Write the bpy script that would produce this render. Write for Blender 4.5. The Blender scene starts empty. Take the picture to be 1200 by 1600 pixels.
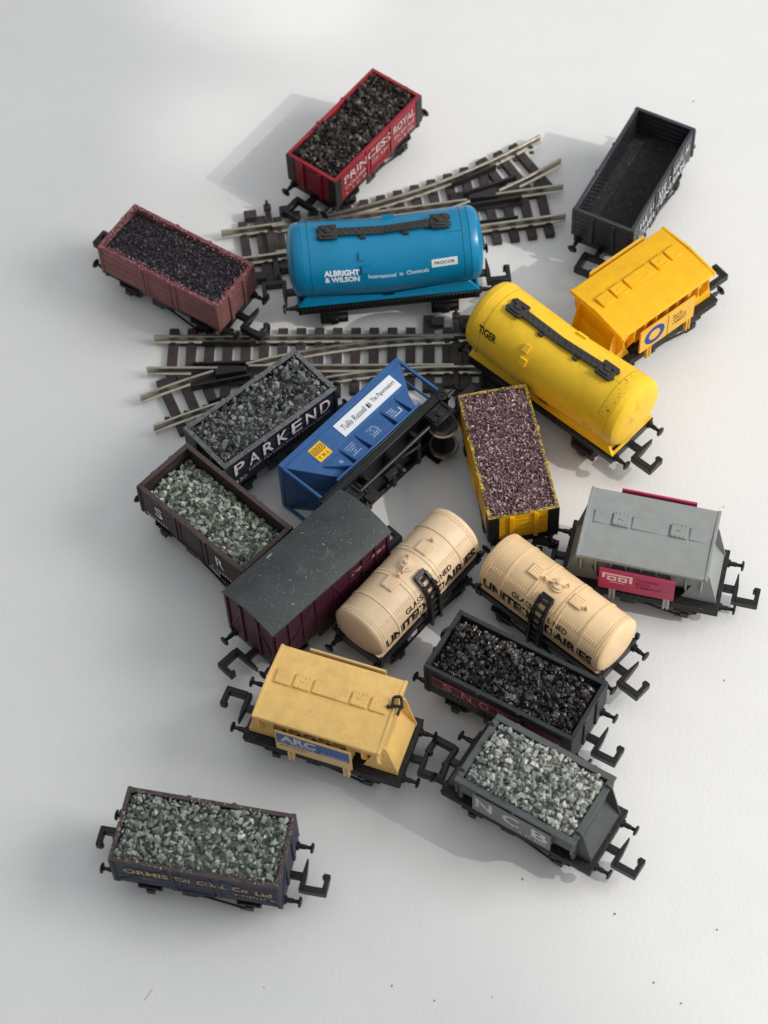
import bpy, bmesh, math, random
from mathutils import Vector, Matrix, noise, Euler

SC = bpy.context.scene
COL = SC.collection
R = math.radians
# one scene unit is one centimetre
SC.unit_settings.system = 'METRIC'
SC.unit_settings.scale_length = 0.01

# ------------------------------------------------------------------ camera
cam_d = bpy.data.cameras.new('camera')
cam = bpy.data.objects.new('camera', cam_d)
COL.objects.link(cam)
PITCH, ROLL = 1.0166993, -0.0613633
fw = Vector((0, math.cos(PITCH), -math.sin(PITCH)))
up = Vector((0, math.sin(PITCH), math.cos(PITCH)))
rt = Vector((1, 0, 0))
r2 = rt * math.cos(ROLL) + up * math.sin(ROLL)
u2 = -rt * math.sin(ROLL) + up * math.cos(ROLL)
m = Matrix.Identity(4)
for i in range(3):
    m[i][0], m[i][1], m[i][2] = r2[i], u2[i], -fw[i]
m.translation = (0, 0, 49.8945)
cam.matrix_world = m
cam_d.sensor_fit = 'VERTICAL'
cam_d.sensor_height = 24.0
cam_d.lens = 24.0 * 3686.55 / 1600
cam_d.clip_start, cam_d.clip_end = 1.0, 2000.0
cam_d.dof.use_dof = True
cam_d.dof.focus_distance = 56.0
cam_d.dof.aperture_fstop = 0.15
SC.camera = cam

# ------------------------------------------------------------------ light
W = bpy.data.worlds.new('World')
SC.world = W
W.use_nodes = True
bg = W.node_tree.nodes['Background']
bg.inputs[0].default_value = (0.95, 0.975, 1.0, 1)
# the room is brighter overhead and towards the window than behind the camera and low down
wn, wl = W.node_tree.nodes, W.node_tree.links
wt = wn.new('ShaderNodeTexCoord')
wd = wn.new('ShaderNodeVectorMath'); wd.operation = 'DOT_PRODUCT'
wd.inputs[1].default_value = (0.50, 0.16, 0.85)
wr = wn.new('ShaderNodeMapRange')
wr.inputs['From Min'].default_value = -0.15
wr.inputs['From Max'].default_value = 0.85
wr.inputs['To Min'].default_value = 0.12
wr.inputs['To Max'].default_value = 0.74
wl.new(wt.outputs['Generated'], wd.inputs[0])
wl.new(wd.outputs['Value'], wr.inputs['Value'])
wl.new(wr.outputs[0], bg.inputs[1])

def aim(o, target):
    d = Vector(target) - o.location
    o.rotation_euler = d.to_track_quat('-Z', 'Y').to_euler()

SUN_DIR = Vector((1.02, -0.42, 1.0)).normalized()      # from the table towards the light
sl = bpy.data.lights.new('window_sun', 'SPOT')
so = bpy.data.objects.new('window_sun', sl)
COL.objects.link(so)
so.location = Vector((46, 27, 0)) + SUN_DIR * 320
aim(so, (46, 27, 0))
sl.energy = 1.95e6
sl.color = (1.0, 0.945, 0.86)
sl.shadow_soft_size = 2.0
sl.spot_size = 2 * R(5.76)
sl.spot_blend = 0.08

al = bpy.data.lights.new('window_light', 'AREA')
ao = bpy.data.objects.new('window_light', al)
COL.objects.link(ao)
ao.location = (84, 22, 62)
aim(ao, (0, 31, 0))
al.shape = 'RECTANGLE'
al.size, al.size_y = 52, 44
al.energy = 47000
al.color = (1.0, 0.985, 0.965)

# two soft glints of window light that fall on the table at the far side
for (x, y, rad, en) in ((-2.9, 49.0, 3.2, 190000), (-3.6, 43.4, 2.4, 110000)):
    gl = bpy.data.lights.new('window_glint', 'SPOT')
    go = bpy.data.objects.new('window_glint', gl)
    COL.objects.link(go)
    go.location = Vector((x, y, 0)) + SUN_DIR * 120
    aim(go, (x, y, 0))
    gl.energy = en
    gl.color = (1.0, 0.97, 0.93)
    gl.shadow_soft_size = 0.8
    gl.spot_size = 2 * math.atan(rad / 120)
    gl.spot_blend = 1.0

SC.view_settings.view_transform = 'Standard'
SC.view_settings.look = 'None'
SC.view_settings.exposure = 0.1
SC.view_settings.gamma = 1
SC.view_settings.use_curve_mapping = False

# ------------------------------------------------------------------ materials
def lin(c):
    return tuple((x / 12.92 if x <= 0.04045 else ((x + 0.055) / 1.055) ** 2.4) for x in c)
def srgb(r, g, b):
    return lin((r / 255, g / 255, b / 255))

MATS = {}
def mat(name, col, rough=0.5, mott=0.15, mscale=2.5, specks=None, speck_amt=0.0, speck_scale=26.0,
        bump=0.0, bump_scale=30.0, metal=0.0, spec=0.4, wear=None, wear_amt=0.0, wear_scale=5.0, stretch=None):
    """procedural plastic / metal: mottled base, scattered specks, patches of wear"""
    if name in MATS:
        return MATS[name]
    M = bpy.data.materials.new(name)
    M.use_nodes = True
    N, L = M.node_tree.nodes, M.node_tree.links
    b = N['Principled BSDF']
    tc = N.new('ShaderNodeTexCoord')
    vec = tc.outputs['Object']
    if stretch:
        mp = N.new('ShaderNodeMapping'); mp.inputs['Scale'].default_value = stretch
        L.new(vec, mp.inputs['Vector']); vec = mp.outputs[0]
    def noise_tex(scale, detail=5.0, rough_=0.6):
        n = N.new('ShaderNodeTexNoise')
        n.inputs['Scale'].default_value = scale
        n.inputs['Detail'].default_value = detail
        n.inputs['Roughness'].default_value = rough_
        L.new(vec, n.inputs['Vector'])
        return n.outputs['Fac']
    def ramp(fac, a, b_):
        r = N.new('ShaderNodeMapRange')
        r.inputs['From Min'].default_value = a
        r.inputs['From Max'].default_value = b_
        r.clamp = True
        L.new(fac, r.inputs['Value'])
        return r.outputs[0]
    def mix(fac, c1, c2):
        x = N.new('ShaderNodeMix'); x.data_type = 'RGBA'
        L.new(fac, x.inputs['Factor'])
        for idx, c in ((6, c1), (7, c2)):
            if isinstance(c, tuple):
                x.inputs[idx].default_value = (*c[:3], 1)
            else:
                L.new(c, x.inputs[idx])
        return x.outputs[2]
    c = tuple(col)
    lo = tuple(v * (1 - mott) for v in c)
    hi = tuple(min(1, v * (1 + mott)) for v in c)
    out = mix(ramp(noise_tex(mscale), 0.3, 0.7), lo, hi)
    if wear is not None and wear_amt > 0:
        f = ramp(noise_tex(wear_scale, 8.0, 0.7), 0.72 - wear_amt * 0.3, 0.80 - wear_amt * 0.15)
        out = mix(f, out, tuple(wear))
    if specks is not None and speck_amt > 0:
        f = ramp(noise_tex(speck_scale, 3.0, 0.6), 0.76 - speck_amt * 0.2, 0.79 - speck_amt * 0.2)
        out = mix(f, out, tuple(specks))
    L.new(out, b.inputs['Base Color'])
    rr = N.new('ShaderNodeMapRange')
    rr.inputs['To Min'].default_value = max(0.05, rough - 0.1)
    rr.inputs['To Max'].default_value = min(1, rough + 0.12)
    L.new(noise_tex(mscale * 4), rr.inputs['Value'])
    L.new(rr.outputs[0], b.inputs['Roughness'])
    b.inputs['Metallic'].default_value = metal
    b.inputs['Specular IOR Level'].default_value = spec
    if bump > 0:
        bp = N.new('ShaderNodeBump')
        bp.inputs['Strength'].default_value = bump
        bp.inputs['Distance'].default_value = 0.02
        L.new(noise_tex(bump_scale, 3.0), bp.inputs['Height'])
        L.new(bp.outputs[0], b.inputs['Normal'])
    MATS[name] = M
    return M

def stone_mat(name, stops, rough=0.85, bump=0.5, fine=18.0, spec=0.25):
    """each separate stone takes its own colour from the ramp"""
    M = bpy.data.materials.new(name)
    M.use_nodes = True
    N, L = M.node_tree.nodes, M.node_tree.links
    b = N['Principled BSDF']
    g = N.new('ShaderNodeNewGeometry')
    r = N.new('ShaderNodeValToRGB')
    e = r.color_ramp.elements
    while len(e) < len(stops):
        e.new(0.5)
    for i, (p, c) in enumerate(stops):
        e[i].position = p
        e[i].color = (*c, 1)
    L.new(g.outputs['Random Per Island'], r.inputs[0])
    tc = N.new('ShaderNodeTexCoord')
    n = N.new('ShaderNodeTexNoise')
    n.inputs['Scale'].default_value = fine
    n.inputs['Detail'].default_value = 6
    L.new(tc.outputs['Object'], n.inputs['Vector'])
    mr = N.new('ShaderNodeMapRange')
    mr.inputs['To Min'].default_value = 0.55
    mr.inputs['To Max'].default_value = 1.4
    L.new(n.outputs['Fac'], mr.inputs['Value'])
    x = N.new('ShaderNodeMix'); x.data_type = 'RGBA'; x.blend_type = 'MULTIPLY'
    x.inputs['Factor'].default_value = 1
    L.new(r.outputs[0], x.inputs[6]); L.new(mr.outputs[0], x.inputs[7])
    L.new(x.outputs[2], b.inputs['Base Color'])
    b.inputs['Roughness'].default_value = rough
    b.inputs['Specular IOR Level'].default_value = spec
    bp = N.new('ShaderNodeBump')
    bp.inputs['Strength'].default_value = bump
    bp.inputs['Distance'].default_value = 0.03
    L.new(n.outputs['Fac'], bp.inputs['Height'])
    L.new(bp.outputs[0], b.inputs['Normal'])
    return M

def ink(name, col, worn=0.0, scale=9.0):
    """printed lettering, optionally rubbed away in places"""
    if name in MATS:
        return MATS[name]
    M = bpy.data.materials.new(name)
    M.use_nodes = True
    N, L = M.node_tree.nodes, M.node_tree.links
    b = N['Principled BSDF']
    b.inputs['Base Color'].default_value = (*col, 1)
    b.inputs['Roughness'].default_value = 0.6
    b.inputs['Specular IOR Level'].default_value = 0.2
    if worn > 0:
        tc = N.new('ShaderNodeTexCoord')
        n = N.new('ShaderNodeTexNoise')
        n.inputs['Scale'].default_value = scale
        n.inputs['Detail'].default_value = 6
        L.new(tc.outputs['Object'], n.inputs['Vector'])
        r = N.new('ShaderNodeMapRange')
        r.inputs['From Min'].default_value = 0.28 + worn * 0.25
        r.inputs['From Max'].default_value = 0.40 + worn * 0.25
        L.new(n.outputs['Fac'], r.inputs['Value'])
        L.new(r.outputs[0], b.inputs['Alpha'])
    MATS[name] = M
    return M

# ------------------------------------------------------------------ mesh helpers
class MB:
    """collects shapes into one mesh"""
    def __init__(s):
        s.bm = bmesh.new()
    def box(s, c, d, rot=None, taper=None):
        M = Matrix.Translation(c)
        if rot is not None:
            M = M @ Euler(rot).to_matrix().to_4x4()
        M = M @ Matrix.Diagonal((d[0], d[1], d[2], 1))
        g = bmesh.ops.create_cube(s.bm, size=1.0, matrix=M)
        return g['verts']
    def bar(s, a, b, w, h=None):
        a, b = Vector(a), Vector(b)
        d = b - a
        q = d.to_track_quat('X', 'Z').to_matrix().to_4x4()
        M = Matrix.Translation((a + b) / 2) @ q @ Matrix.Diagonal((d.length, w, h or w, 1))
        bmesh.ops.create_cube(s.bm, size=1.0, matrix=M)
    def cyl(s, a, b, r1, r2_=None, n=16):
        a, b = Vector(a), Vector(b)
        d = b - a
        M = Matrix.Translation((a + b) / 2) @ d.to_track_quat('Z', 'Y').to_matrix().to_4x4()
        bmesh.ops.create_cone(s.bm, cap_ends=True, segments=n, radius1=r1, radius2=r1 if r2_ is None else r2_, depth=d.length, matrix=M)
    def ball(s, c, r, n=10, sc=(1, 1, 1)):
        M = Matrix.Translation(c) @ Matrix.Diagonal((sc[0], sc[1], sc[2], 1))
        bmesh.ops.create_uvsphere(s.bm, u_segments=n, v_segments=max(4, n // 2), radius=r, matrix=M)
    def prism(s, pts, ext):
        ext = Vector(ext)
        v0 = [s.bm.verts.new(Vector(p)) for p in pts]
        v1 = [s.bm.verts.new(Vector(p) + ext) for p in pts]
        n = len(pts)
        s.bm.faces.new(v0[::-1]); s.bm.faces.new(v1)
        for i in range(n):
            j = (i + 1) % n
            s.bm.faces.new((v0[i], v0[j], v1[j], v1[i]))
    def loft(s, rings, cap=True, closed=True):
        vs = [[s.bm.verts.new(Vector(p)) for p in r] for r in rings]
        n = len(rings[0])
        for a, b in zip(vs, vs[1:]):
            for i in range(n if closed else n - 1):
                j = (i + 1) % n
                s.bm.faces.new((a[i], a[j], b[j], b[i]))
        if cap:
            s.bm.faces.new(vs[0][::-1]); s.bm.faces.new(vs[-1])
    def lathe(s, prof, origin, axis, n=24):
        """prof: (distance along axis, radius)"""
        axis = Vector(axis).normalized()
        q = axis.to_track_quat('Z', 'Y').to_matrix()
        e1, e2 = q @ Vector((1, 0, 0)), q @ Vector((0, 1, 0))
        o = Vector(origin)
        rings = [[o + axis * t + (e1 * math.cos(k * 2 * math.pi / n) + e2 * math.sin(k * 2 * math.pi / n)) * max(r, 0.002)
                  for k in range(n)] for t, r in prof]
        s.loft(rings)
    def build(s, name, material, parent=None, bevel=0.0, seg=1, angle=38):
        bm = s.bm
        bmesh.ops.recalc_face_normals(bm, faces=bm.faces)
        lim = R(angle)
        for f in bm.faces:
            f.smooth = True
        for e in bm.edges:
            if len(e.link_faces) == 2 and e.calc_face_angle(0) > lim:
                e.smooth = False
        me = bpy.data.meshes.new(name)
        bm.to_mesh(me); bm.free()
        return link(name, me, material, parent, bevel, seg)

def link(name, me, material, parent=None, bevel=0.0, seg=1):
    for mm in (material if isinstance(material, (list, tuple)) else [material]):
        me.materials.append(mm)
    o = bpy.data.objects.new(name, me)
    COL.objects.link(o)
    if parent:
        o.parent = parent
    if bevel > 0:
        b = o.modifiers.new('bevel', 'BEVEL')
        b.width = bevel; b.segments = seg; b.limit_method = 'ANGLE'; b.angle_limit = R(40)
        b.harden_normals = False
    return o

def share(src, parent, mtx=None):
    """a copy of a part (mesh data shared) under another parent"""
    o = src.copy()
    COL.objects.link(o)
    o.parent = parent
    if mtx is not None:
        o.matrix_local = mtx
    return o

def thing(name, label, cat, loc, yaw=0, group=None, rot=None):
    o = bpy.data.objects.new(name, None)
    COL.objects.link(o)
    o.empty_display_size = 0.5
    o.location = loc
    o.rotation_euler = rot if rot is not None else (0, 0, R(yaw))
    tag(o, label, cat, group)
    return o
def tag(o, label, cat, group=None):
    o['label'] = label; o['category'] = cat
    if group:
        o['group'] = group
    return o

# ------------------------------------------------------------------ lettering
_txt = {}
def glyphs(s, bold=0.0, spacing=1.0):
    key = (s, bold, spacing)
    if key not in _txt:
        cu = bpy.data.curves.new('lettering', 'FONT')
        cu.body = s; cu.size = 1; cu.offset = bold; cu.resolution_u = 3; cu.space_character = spacing
        cu.fill_mode = 'FRONT'
        o = bpy.data.objects.new('lettering', cu)
        COL.objects.link(o)
        dg = bpy.context.evaluated_depsgraph_get()
        me = bpy.data.meshes.new_from_object(o.evaluated_get(dg))
        vs = [tuple(v.co[:2]) for v in me.vertices]
        fs = [tuple(p.vertices) for p in me.polygons]
        bpy.data.objects.remove(o); bpy.data.curves.remove(cu); bpy.data.meshes.remove(me)
        x0 = min(v[0] for v in vs); x1 = max(v[0] for v in vs)
        y0 = min(v[1] for v in vs); y1 = max(v[1] for v in vs)
        vs = [((x - x0) / (x1 - x0), (y - y0) / (y1 - y0)) for x, y in vs]
        _txt[key] = (vs, fs)
    return _txt[key]

class Decal:
    def __init__(s):
        s.v, s.f, s.cuts = [], [], []
    def text(s, t, u, v, w, h, bold=0.0, shear=0.0, spacing=1.0):
        vs, fs = glyphs(t, bold, spacing)
        s.cuts.append((len(s.v), len(s.f)))
        k = len(s.v)
        s.v += [(u + x * w + shear * y * h, v + y * h) for x, y in vs]
        s.f += [tuple(i + k for i in f) for f in fs]
        return s
    def poly(s, pts):
        k = len(s.v)
        s.v += list(pts); s.f.append(tuple(range(k, k + len(pts))))
        return s
    def rect(s, u, v, w, h):
        return s.poly([(u, v), (u + w, v), (u + w, v + h), (u, v + h)])
    def marks(s, u, v, w, h, n, seed=1):
        """lettering too small to read"""
        s.cuts.append((len(s.v), len(s.f)))
        rnd = random.Random(seed)
        x = u
        step = w / n
        for i in range(n):
            if rnd.random() < 0.14:
                x += step; continue
            hw = step * rnd.uniform(0.25, 0.4)
            s.rect(x, v, hw, h)
            if rnd.random() < 0.7:
                s.rect(x + hw, v + h * rnd.choice((0, 0.4, 0.78)), step * 0.36, h * 0.22)
            x += step
        return s
    def ring(s, u, v, r0, r1, n=36):
        for i in range(n):
            a, b = 2 * math.pi * i / n, 2 * math.pi * (i + 1) / n
            s.poly([(u + r * math.cos(t), v + r * math.sin(t)) for r, t in ((r0, a), (r1, a), (r1, b), (r0, b))])
        return s
    def build(s, name, material, parent, fn, slice_v=None, slice_u=None):
        if name == 'lettering' and len(s.cuts) > 1:
            ends = s.cuts[1:] + [(len(s.v), len(s.f))]
            for i, ((v0, f0), (v1, f1)) in enumerate(zip(s.cuts, ends)):
                if i == 0:
                    v0, f0 = 0, 0
                d = Decal()
                d.v = s.v[v0:v1]; d.f = [tuple(q - v0 for q in f) for f in s.f[f0:f1]]
                d.build(name, material, parent, fn, slice_v)
            return None
        bm = bmesh.new()
        vv = [bm.verts.new((x, y, 0)) for x, y in s.v]
        for f in s.f:
            try:
                bm.faces.new([vv[i] for i in f])
            except ValueError:
                pass
        if slice_v:
            y0 = min(v[1] for v in s.v); y1 = max(v[1] for v in s.v)
            y = y0 + slice_v
            while y < y1:
                bmesh.ops.bisect_plane(bm, geom=bm.verts[:] + bm.edges[:] + bm.faces[:], plane_co=(0, y, 0), plane_no=(0, 1, 0))
                y += slice_v
        for v in bm.verts:
            v.co = fn(v.co.x, v.co.y)
        me = bpy.data.meshes.new(name)
        bm.to_mesh(me); bm.free()
        return link(name, me, material, parent)

def side(y, z0, slope=0.0):
    """maps lettering onto the -Y flank; slope leans the flank outward with height"""
    return lambda u, v: Vector((u, y - slope * v, z0 + v))

# ------------------------------------------------------------------ loads
rs = random.Random(11)
HULLS = []
for k in range(16):
    bm = bmesh.new()
    for i in range(11):
        d = Vector((rs.gauss(0, 1), rs.gauss(0, 1), rs.gauss(0, 1))).normalized()
        d = Vector((d.x * 1.2, d.y * 0.95, d.z * 0.8)) * rs.uniform(0.8, 1.05)
        bm.verts.new(d * 0.5)
    h = bmesh.ops.convex_hull(bm, input=bm.verts[:])
    bmesh.ops.delete(bm, geom=[v for v in bm.verts if not v.link_faces], context='VERTS')
    bm.verts.index_update()
    HULLS.append(([v.co.copy() for v in bm.verts], [tuple(v.index for v in f.verts) for f in bm.faces]))
    bm.free()

def load(parent, material, x0, x1, y0, y1, zf, sizes, n, seed, stretch=1.0, jitter=0.05, base=0.07, bias=2.0, extra=(), grid=0.09, edge=0.5, rough=0.03):
    """stones, coal or grains heaped in a wagon: one mesh of many pieces on a filled bed"""
    rnd = random.Random(seed)
    V, F = [], []
    nx, ny = max(4, int((x1 - x0) / grid)), max(4, int((y1 - y0) / grid))
    for j in range(ny + 1):
        for i in range(nx + 1):
            x, y = x0 + (x1 - x0) * i / nx, y0 + (y1 - y0) * j / ny
            V.append((x, y, zf(x, y) - base + noise.noise(Vector((x * 9, y * 9, seed))) * rough))
    for j in range(ny):
        for i in range(nx):
            a = j * (nx + 1) + i
            F.append((a, a + 1, a + nx + 2, a + nx + 1))
    cells = []
    def put(x, y, s, dz=None, st=None):
        vs, fs = HULLS[rnd.randrange(len(HULLS))]
        st = st or stretch
        e = Euler((rnd.uniform(0, 6.28), rnd.uniform(0, 6.28), rnd.uniform(0, 6.28))).to_matrix()
        sc = Vector((s * st, s * rnd.uniform(0.75, 1.0), s * rnd.uniform(0.7, 1.0)))
        c = Vector((x, y, zf(x, y) + (rnd.uniform(-jitter, jitter) if dz is None else dz)))
        k = len(V)
        for v in vs:
            p = e @ Vector((v.x * sc.x, v.y * sc.y, v.z * sc.z)) + c
            p.x = min(max(p.x, x0 + 0.002), x1 - 0.002)
            p.y = min(max(p.y, y0 + 0.002), y1 - 0.002)
            V.append(p)
        F.extend(tuple(i + k for i in f) for f in fs)
    area = (x1 - x0) * (y1 - y0)
    cell = math.sqrt(area / n)
    gx, gy = max(1, round((x1 - x0) / cell)), max(1, round((y1 - y0) / cell))
    for j in range(gy):
        for i in range(gx):
            s = sizes[0] + (sizes[1] - sizes[0]) * rnd.random() ** bias
            x = x0 + (i + rnd.uniform(-0.1, 1.1)) * (x1 - x0) / gx
            y = y0 + (j + rnd.uniform(-0.1, 1.1)) * (y1 - y0) / gy
            x = min(max(x, x0 + s * edge), x1 - s * edge); y = min(max(y, y0 + s * edge), y1 - s * edge)
            put(x, y, s)
    for (x, y, s) in extra:
        put(x, y, s, 0.03)
    me = bpy.data.meshes.new('load')
    me.from_pydata([tuple(v) for v in V], [], F)
    o = link('load', me, material, parent)
    o['kind'] = 'stuff'
    return o

def rim_dust(parent, material, L, Wd, t, rim, n, size, seed, name='rim_dust', spread=1.6):
    """crumbs of the load stuck along the top edges"""
    rnd = random.Random(seed)
    V, F = [], []
    for i in range(n):
        u = rnd.uniform(-1, 1)
        off = t * rnd.uniform(0.1, spread)
        if rnd.random() < L / (L + Wd):
            x, y = u * (L / 2 - 0.02), rnd.choice((-1, 1)) * (Wd / 2 - off)
        else:
            x, y = rnd.choice((-1, 1)) * (L / 2 - off), u * (Wd / 2 - 0.02)
        if noise.noise(Vector((x * 1.7, y * 1.7, seed))) < rnd.uniform(-0.5, 0.35):
            continue
        s = size * rnd.uniform(0.5, 1.3)
        vs, fs = HULLS[rnd.randrange(16)]
        e = Euler((rnd.uniform(0, 6), rnd.uniform(0, 6), rnd.uniform(0, 6))).to_matrix()
        k = len(V)
        V += [tuple(e @ v * s + Vector((x, y, rim + 0.022))) for v in vs]
        F += [tuple(q + k for q in f) for f in fs]
    me = bpy.data.meshes.new(name)
    me.from_pydata(V, [], F)
    o = link(name, me, material, parent)
    o['kind'] = 'stuff'
    return o

def heap(z, h, a, b, nz=0.03, ns=1.6, seed=0, tilt=0.0):
    def f(x, y):
        q = max(0, 1 - abs(x / a) ** 2.4) * max(0, 1 - abs(y / b) ** 2.4)
        return z + h * q + tilt * x + nz * noise.noise(Vector((x * ns, y * ns, seed * 7.1)))
    return f

# ------------------------------------------------------------------ common materials
BLACK = mat('black_plastic', srgb(19, 19, 21), 0.40, 0.3, 3, spec=0.45, bump=0.15)
BLACKD = mat('dusty_black_plastic', srgb(30, 28, 29), 0.6, 0.3, 4, specks=srgb(112, 98, 90), speck_amt=0.55, speck_scale=26, bump=0.4, bump_scale=28)
STEEL = mat('wheel_steel', srgb(142, 132, 122), 0.34, 0.25, 4, metal=0.9)
RAIL = mat('nickel_rail', srgb(176, 170, 156), 0.34, 0.18, 3, metal=0.9, wear=srgb(110, 100, 84), wear_amt=0.5)
SLEEPER = mat('sleeper_plastic', srgb(62, 55, 53), 0.7, 0.3, 4, specks=srgb(108, 98, 92), speck_amt=0.35, bump=0.25)
FROG = mat('frog_plastic', srgb(38, 35, 36), 0.5, 0.25, 4)

# ------------------------------------------------------------------ tabletop
def table_material():
    M = bpy.data.materials.new('white_laminate')
    M.use_nodes = True
    N, L = M.node_tree.nodes, M.node_tree.links
    b = N['Principled BSDF']
    tc = N.new('ShaderNodeTexCoord')
    def nz(scale, detail, vec=None):
        n = N.new('ShaderNodeTexNoise')
        n.inputs['Scale'].default_value = scale; n.inputs['Detail'].default_value = detail
        L.new(tc.outputs['Object'], n.inputs['Vector'])
        return n.outputs['Fac']
    mx = N.new('ShaderNodeMix'); mx.data_type = 'RGBA'
    mm = N.new('ShaderNodeMath'); mm.operation = 'MULTIPLY_ADD'
    L.new(nz(1.6, 8), mm.inputs[0]); mm.inputs[1].default_value = 0.5
    L.new(nz(0.25, 5), mm.inputs[2])
    sb = N.new('ShaderNodeMath'); sb.operation = 'SUBTRACT'; sb.inputs[1].default_value = 0.25
    L.new(mm.outputs[0], sb.inputs[0])
    L.new(sb.outputs[0], mx.inputs['Factor'])
    mx.inputs[6].default_value = (0.72, 0.72, 0.715, 1)
    mx.inputs[7].default_value = (0.80, 0.795, 0.785, 1)
    L.new(mx.outputs[2], b.inputs['Base Color'])
    b.inputs['Roughness'].default_value = 0.5
    b.inputs['Specular IOR Level'].default_value = 0.3
    bp = N.new('ShaderNodeBump')
    bp.inputs['Strength'].default_value = 0.32
    bp.inputs['Distance'].default_value = 0.02
    L.new(nz(10.0, 3), bp.inputs['Height'])
    L.new(bp.outputs[0], b.inputs['Normal'])
    return M
tb = MB()
tb.box((0, 34, -1.25), (170, 150, 2.5))
tt = tb.build('table_top', table_material(), None, 0.1, 2)
tt['kind'] = 'structure'

# ------------------------------------------------------------------ running gear (shared meshes)
def make_coupling():
    b = MB()
    z, t = 0.58, 0.22
    b.box((0.06, 0, z), (0.5, 0.17, 0.15))                                   # shank
    b.prism([(0.24, -0.36, z - t / 2), (0.36, -0.36, z - t / 2), (0.36, 0.02, z - t / 2), (0.315, 0.42, z - t / 2), (0.285, 0.42, z - t / 2), (0.24, 0.02, z - t / 2)], (0, 0, t * 0.96))
    b.box((0.60, -0.295, z + 0.004), (0.54, 0.15, t))                         # long arm
    b.prism([(0.76, -0.245, z - 0.10), (0.878, -0.36, z - 0.10), (0.885, 0.12, z - 0.10), (0.74, 0.13, z - 0.10), (0.70, 0.03, z - 0.10), (0.77, 0.02, z - 0.10)], (0, 0, t * 0.97))
    o = b.build('coupling', BLACK, None, 0.014)
    return o
def make_buffer():
    b = MB()
    b.lathe([(-0.02, 0.105), (0.05, 0.10), (0.06, 0.062), (0.20, 0.058), (0.21, 0.045), (0.32, 0.045), (0.325, 0.115), (0.36, 0.135), (0.385, 0.10), (0.392, 0.01)], (0, 0, 0), (1, 0, 0), 18)
    return b.build('buffer', BLACK)
def make_wheelset():
    b = MB()
    b.cyl((0, -0.62, 0.33), (0, 0.62, 0.33), 0.05, n=10)
    o = b.build('wheelset', BLACK)
    w = []
    for s in (-1, 1):
        q = MB()
        q.lathe([(0.40, 0.30), (0.40, 0.37), (0.445, 0.385), (0.465, 0.335), (0.60, 0.325), (0.60, 0.26), (0.57, 0.25), (0.57, 0.10), (0.61, 0.08), (0.61, 0.01)], (0, 0, 0.33), (0, s, 0), 32)
        wo = q.build('wheel', [STEEL, BLACK], o)
        for p in wo.data.polygons:
            if math.hypot(p.center[0], p.center[2] - 0.33) < 0.315:
                p.material_index = 1
        w.append(wo)
    return o, w
def make_axlebox():
    b = MB()
    b.prism([(-0.26, 0, 0.64), (0.26, 0, 0.64), (0.12, 0, 0.22), (-0.12, 0, 0.22)], (0, 0.05, 0))
    b.box((0, -0.05, 0.37), (0.19, 0.14, 0.20))
    b.box((0, -0.05, 0.50), (0.56, 0.09, 0.05))
    b.box((0, -0.05, 0.55), (0.40, 0.09, 0.05))
    for x in (-0.26, 0.26):
        b.box((x, -0.04, 0.55), (0.05, 0.08, 0.14))
    return b.build('axle_box', BLACK, None, 0.01)
def make_lever():
    b = MB()
    b.box((0.05, 0, 0.52), (0.5, 0.045, 0.22))
    b.bar((0.1, -0.02, 0.50), (0.95, -0.05, 0.30), 0.045, 0.06)
    b.box((0.98, -0.05, 0.28), (0.14, 0.05, 0.09))
    b.box((-0.25, 0.03, 0.40), (0.36, 0.05, 0.26))
    return b.build('brake_lever', BLACK, None, 0.008)

PROTO = {}
def running_gear(t, L, Wd, tuck=0.0, base=1.14, solez=0.84, coup=(1, 1), buf=0.66, lever=True, headstock=True, chassis_mat=None, ends=True, frame=True, bz=0.72):
    """black chassis with solebars, axle boxes, wheels, buffers and couplings as parts of t"""
    cm = chassis_mat or BLACK
    if frame:
        c = MB()
        for s in (-1, 1):
            c.box((0, s * (Wd / 2 - 0.14), solez - 0.13), (L - 0.12, 0.12, 0.25))
        for s in (-1, 1):
            c.box((s * (L / 2 - 0.06), 0, solez - 0.13), (0.11, Wd - 0.1, 0.26))
        c.box((0, 0, solez - 0.10), (L - 0.26, Wd - 0.42, 0.14))
        c.build('chassis', cm, t, 0.012)
    if not PROTO:
        PROTO['c'] = make_coupling(); PROTO['b'] = make_buffer(); PROTO['w'], PROTO['ww'] = make_wheelset()
        PROTO['a'] = make_axlebox(); PROTO['l'] = make_lever()
        PROTO['fresh'] = True
    def use(key, mtx):
        return share(PROTO[key], t, mtx)
    T, Rz = Matrix.Translation, lambda a: Matrix.Rotation(a, 4, 'Z')
    for s in (-1, 1):
        ws = use('w', T((s * base, 0, 0)))
        for w in PROTO['ww']:
            share(w, ws)
        for q in (-1, 1):
            use('a', T((s * base, q * (Wd / 2 - 0.12), 0)) @ Rz(0 if q < 0 else math.pi))
            use('b', Matrix.Translation((s * (L / 2), q * buf, bz)) @ Rz(0 if s > 0 else math.pi))
    if lever:
        for q in (-1, 1):
            use('l', T((0, q * (Wd / 2 - 0.10), 0)) @ Rz(0 if q < 0 else math.pi))
    for s, on in ((1, coup[0]), (-1, coup[1])):
        if on:
            use('c', T((s * (L / 2) + (tuck if s < 0 else 0), 0, 0)) @ Rz(0 if s > 0 else math.pi))

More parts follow.
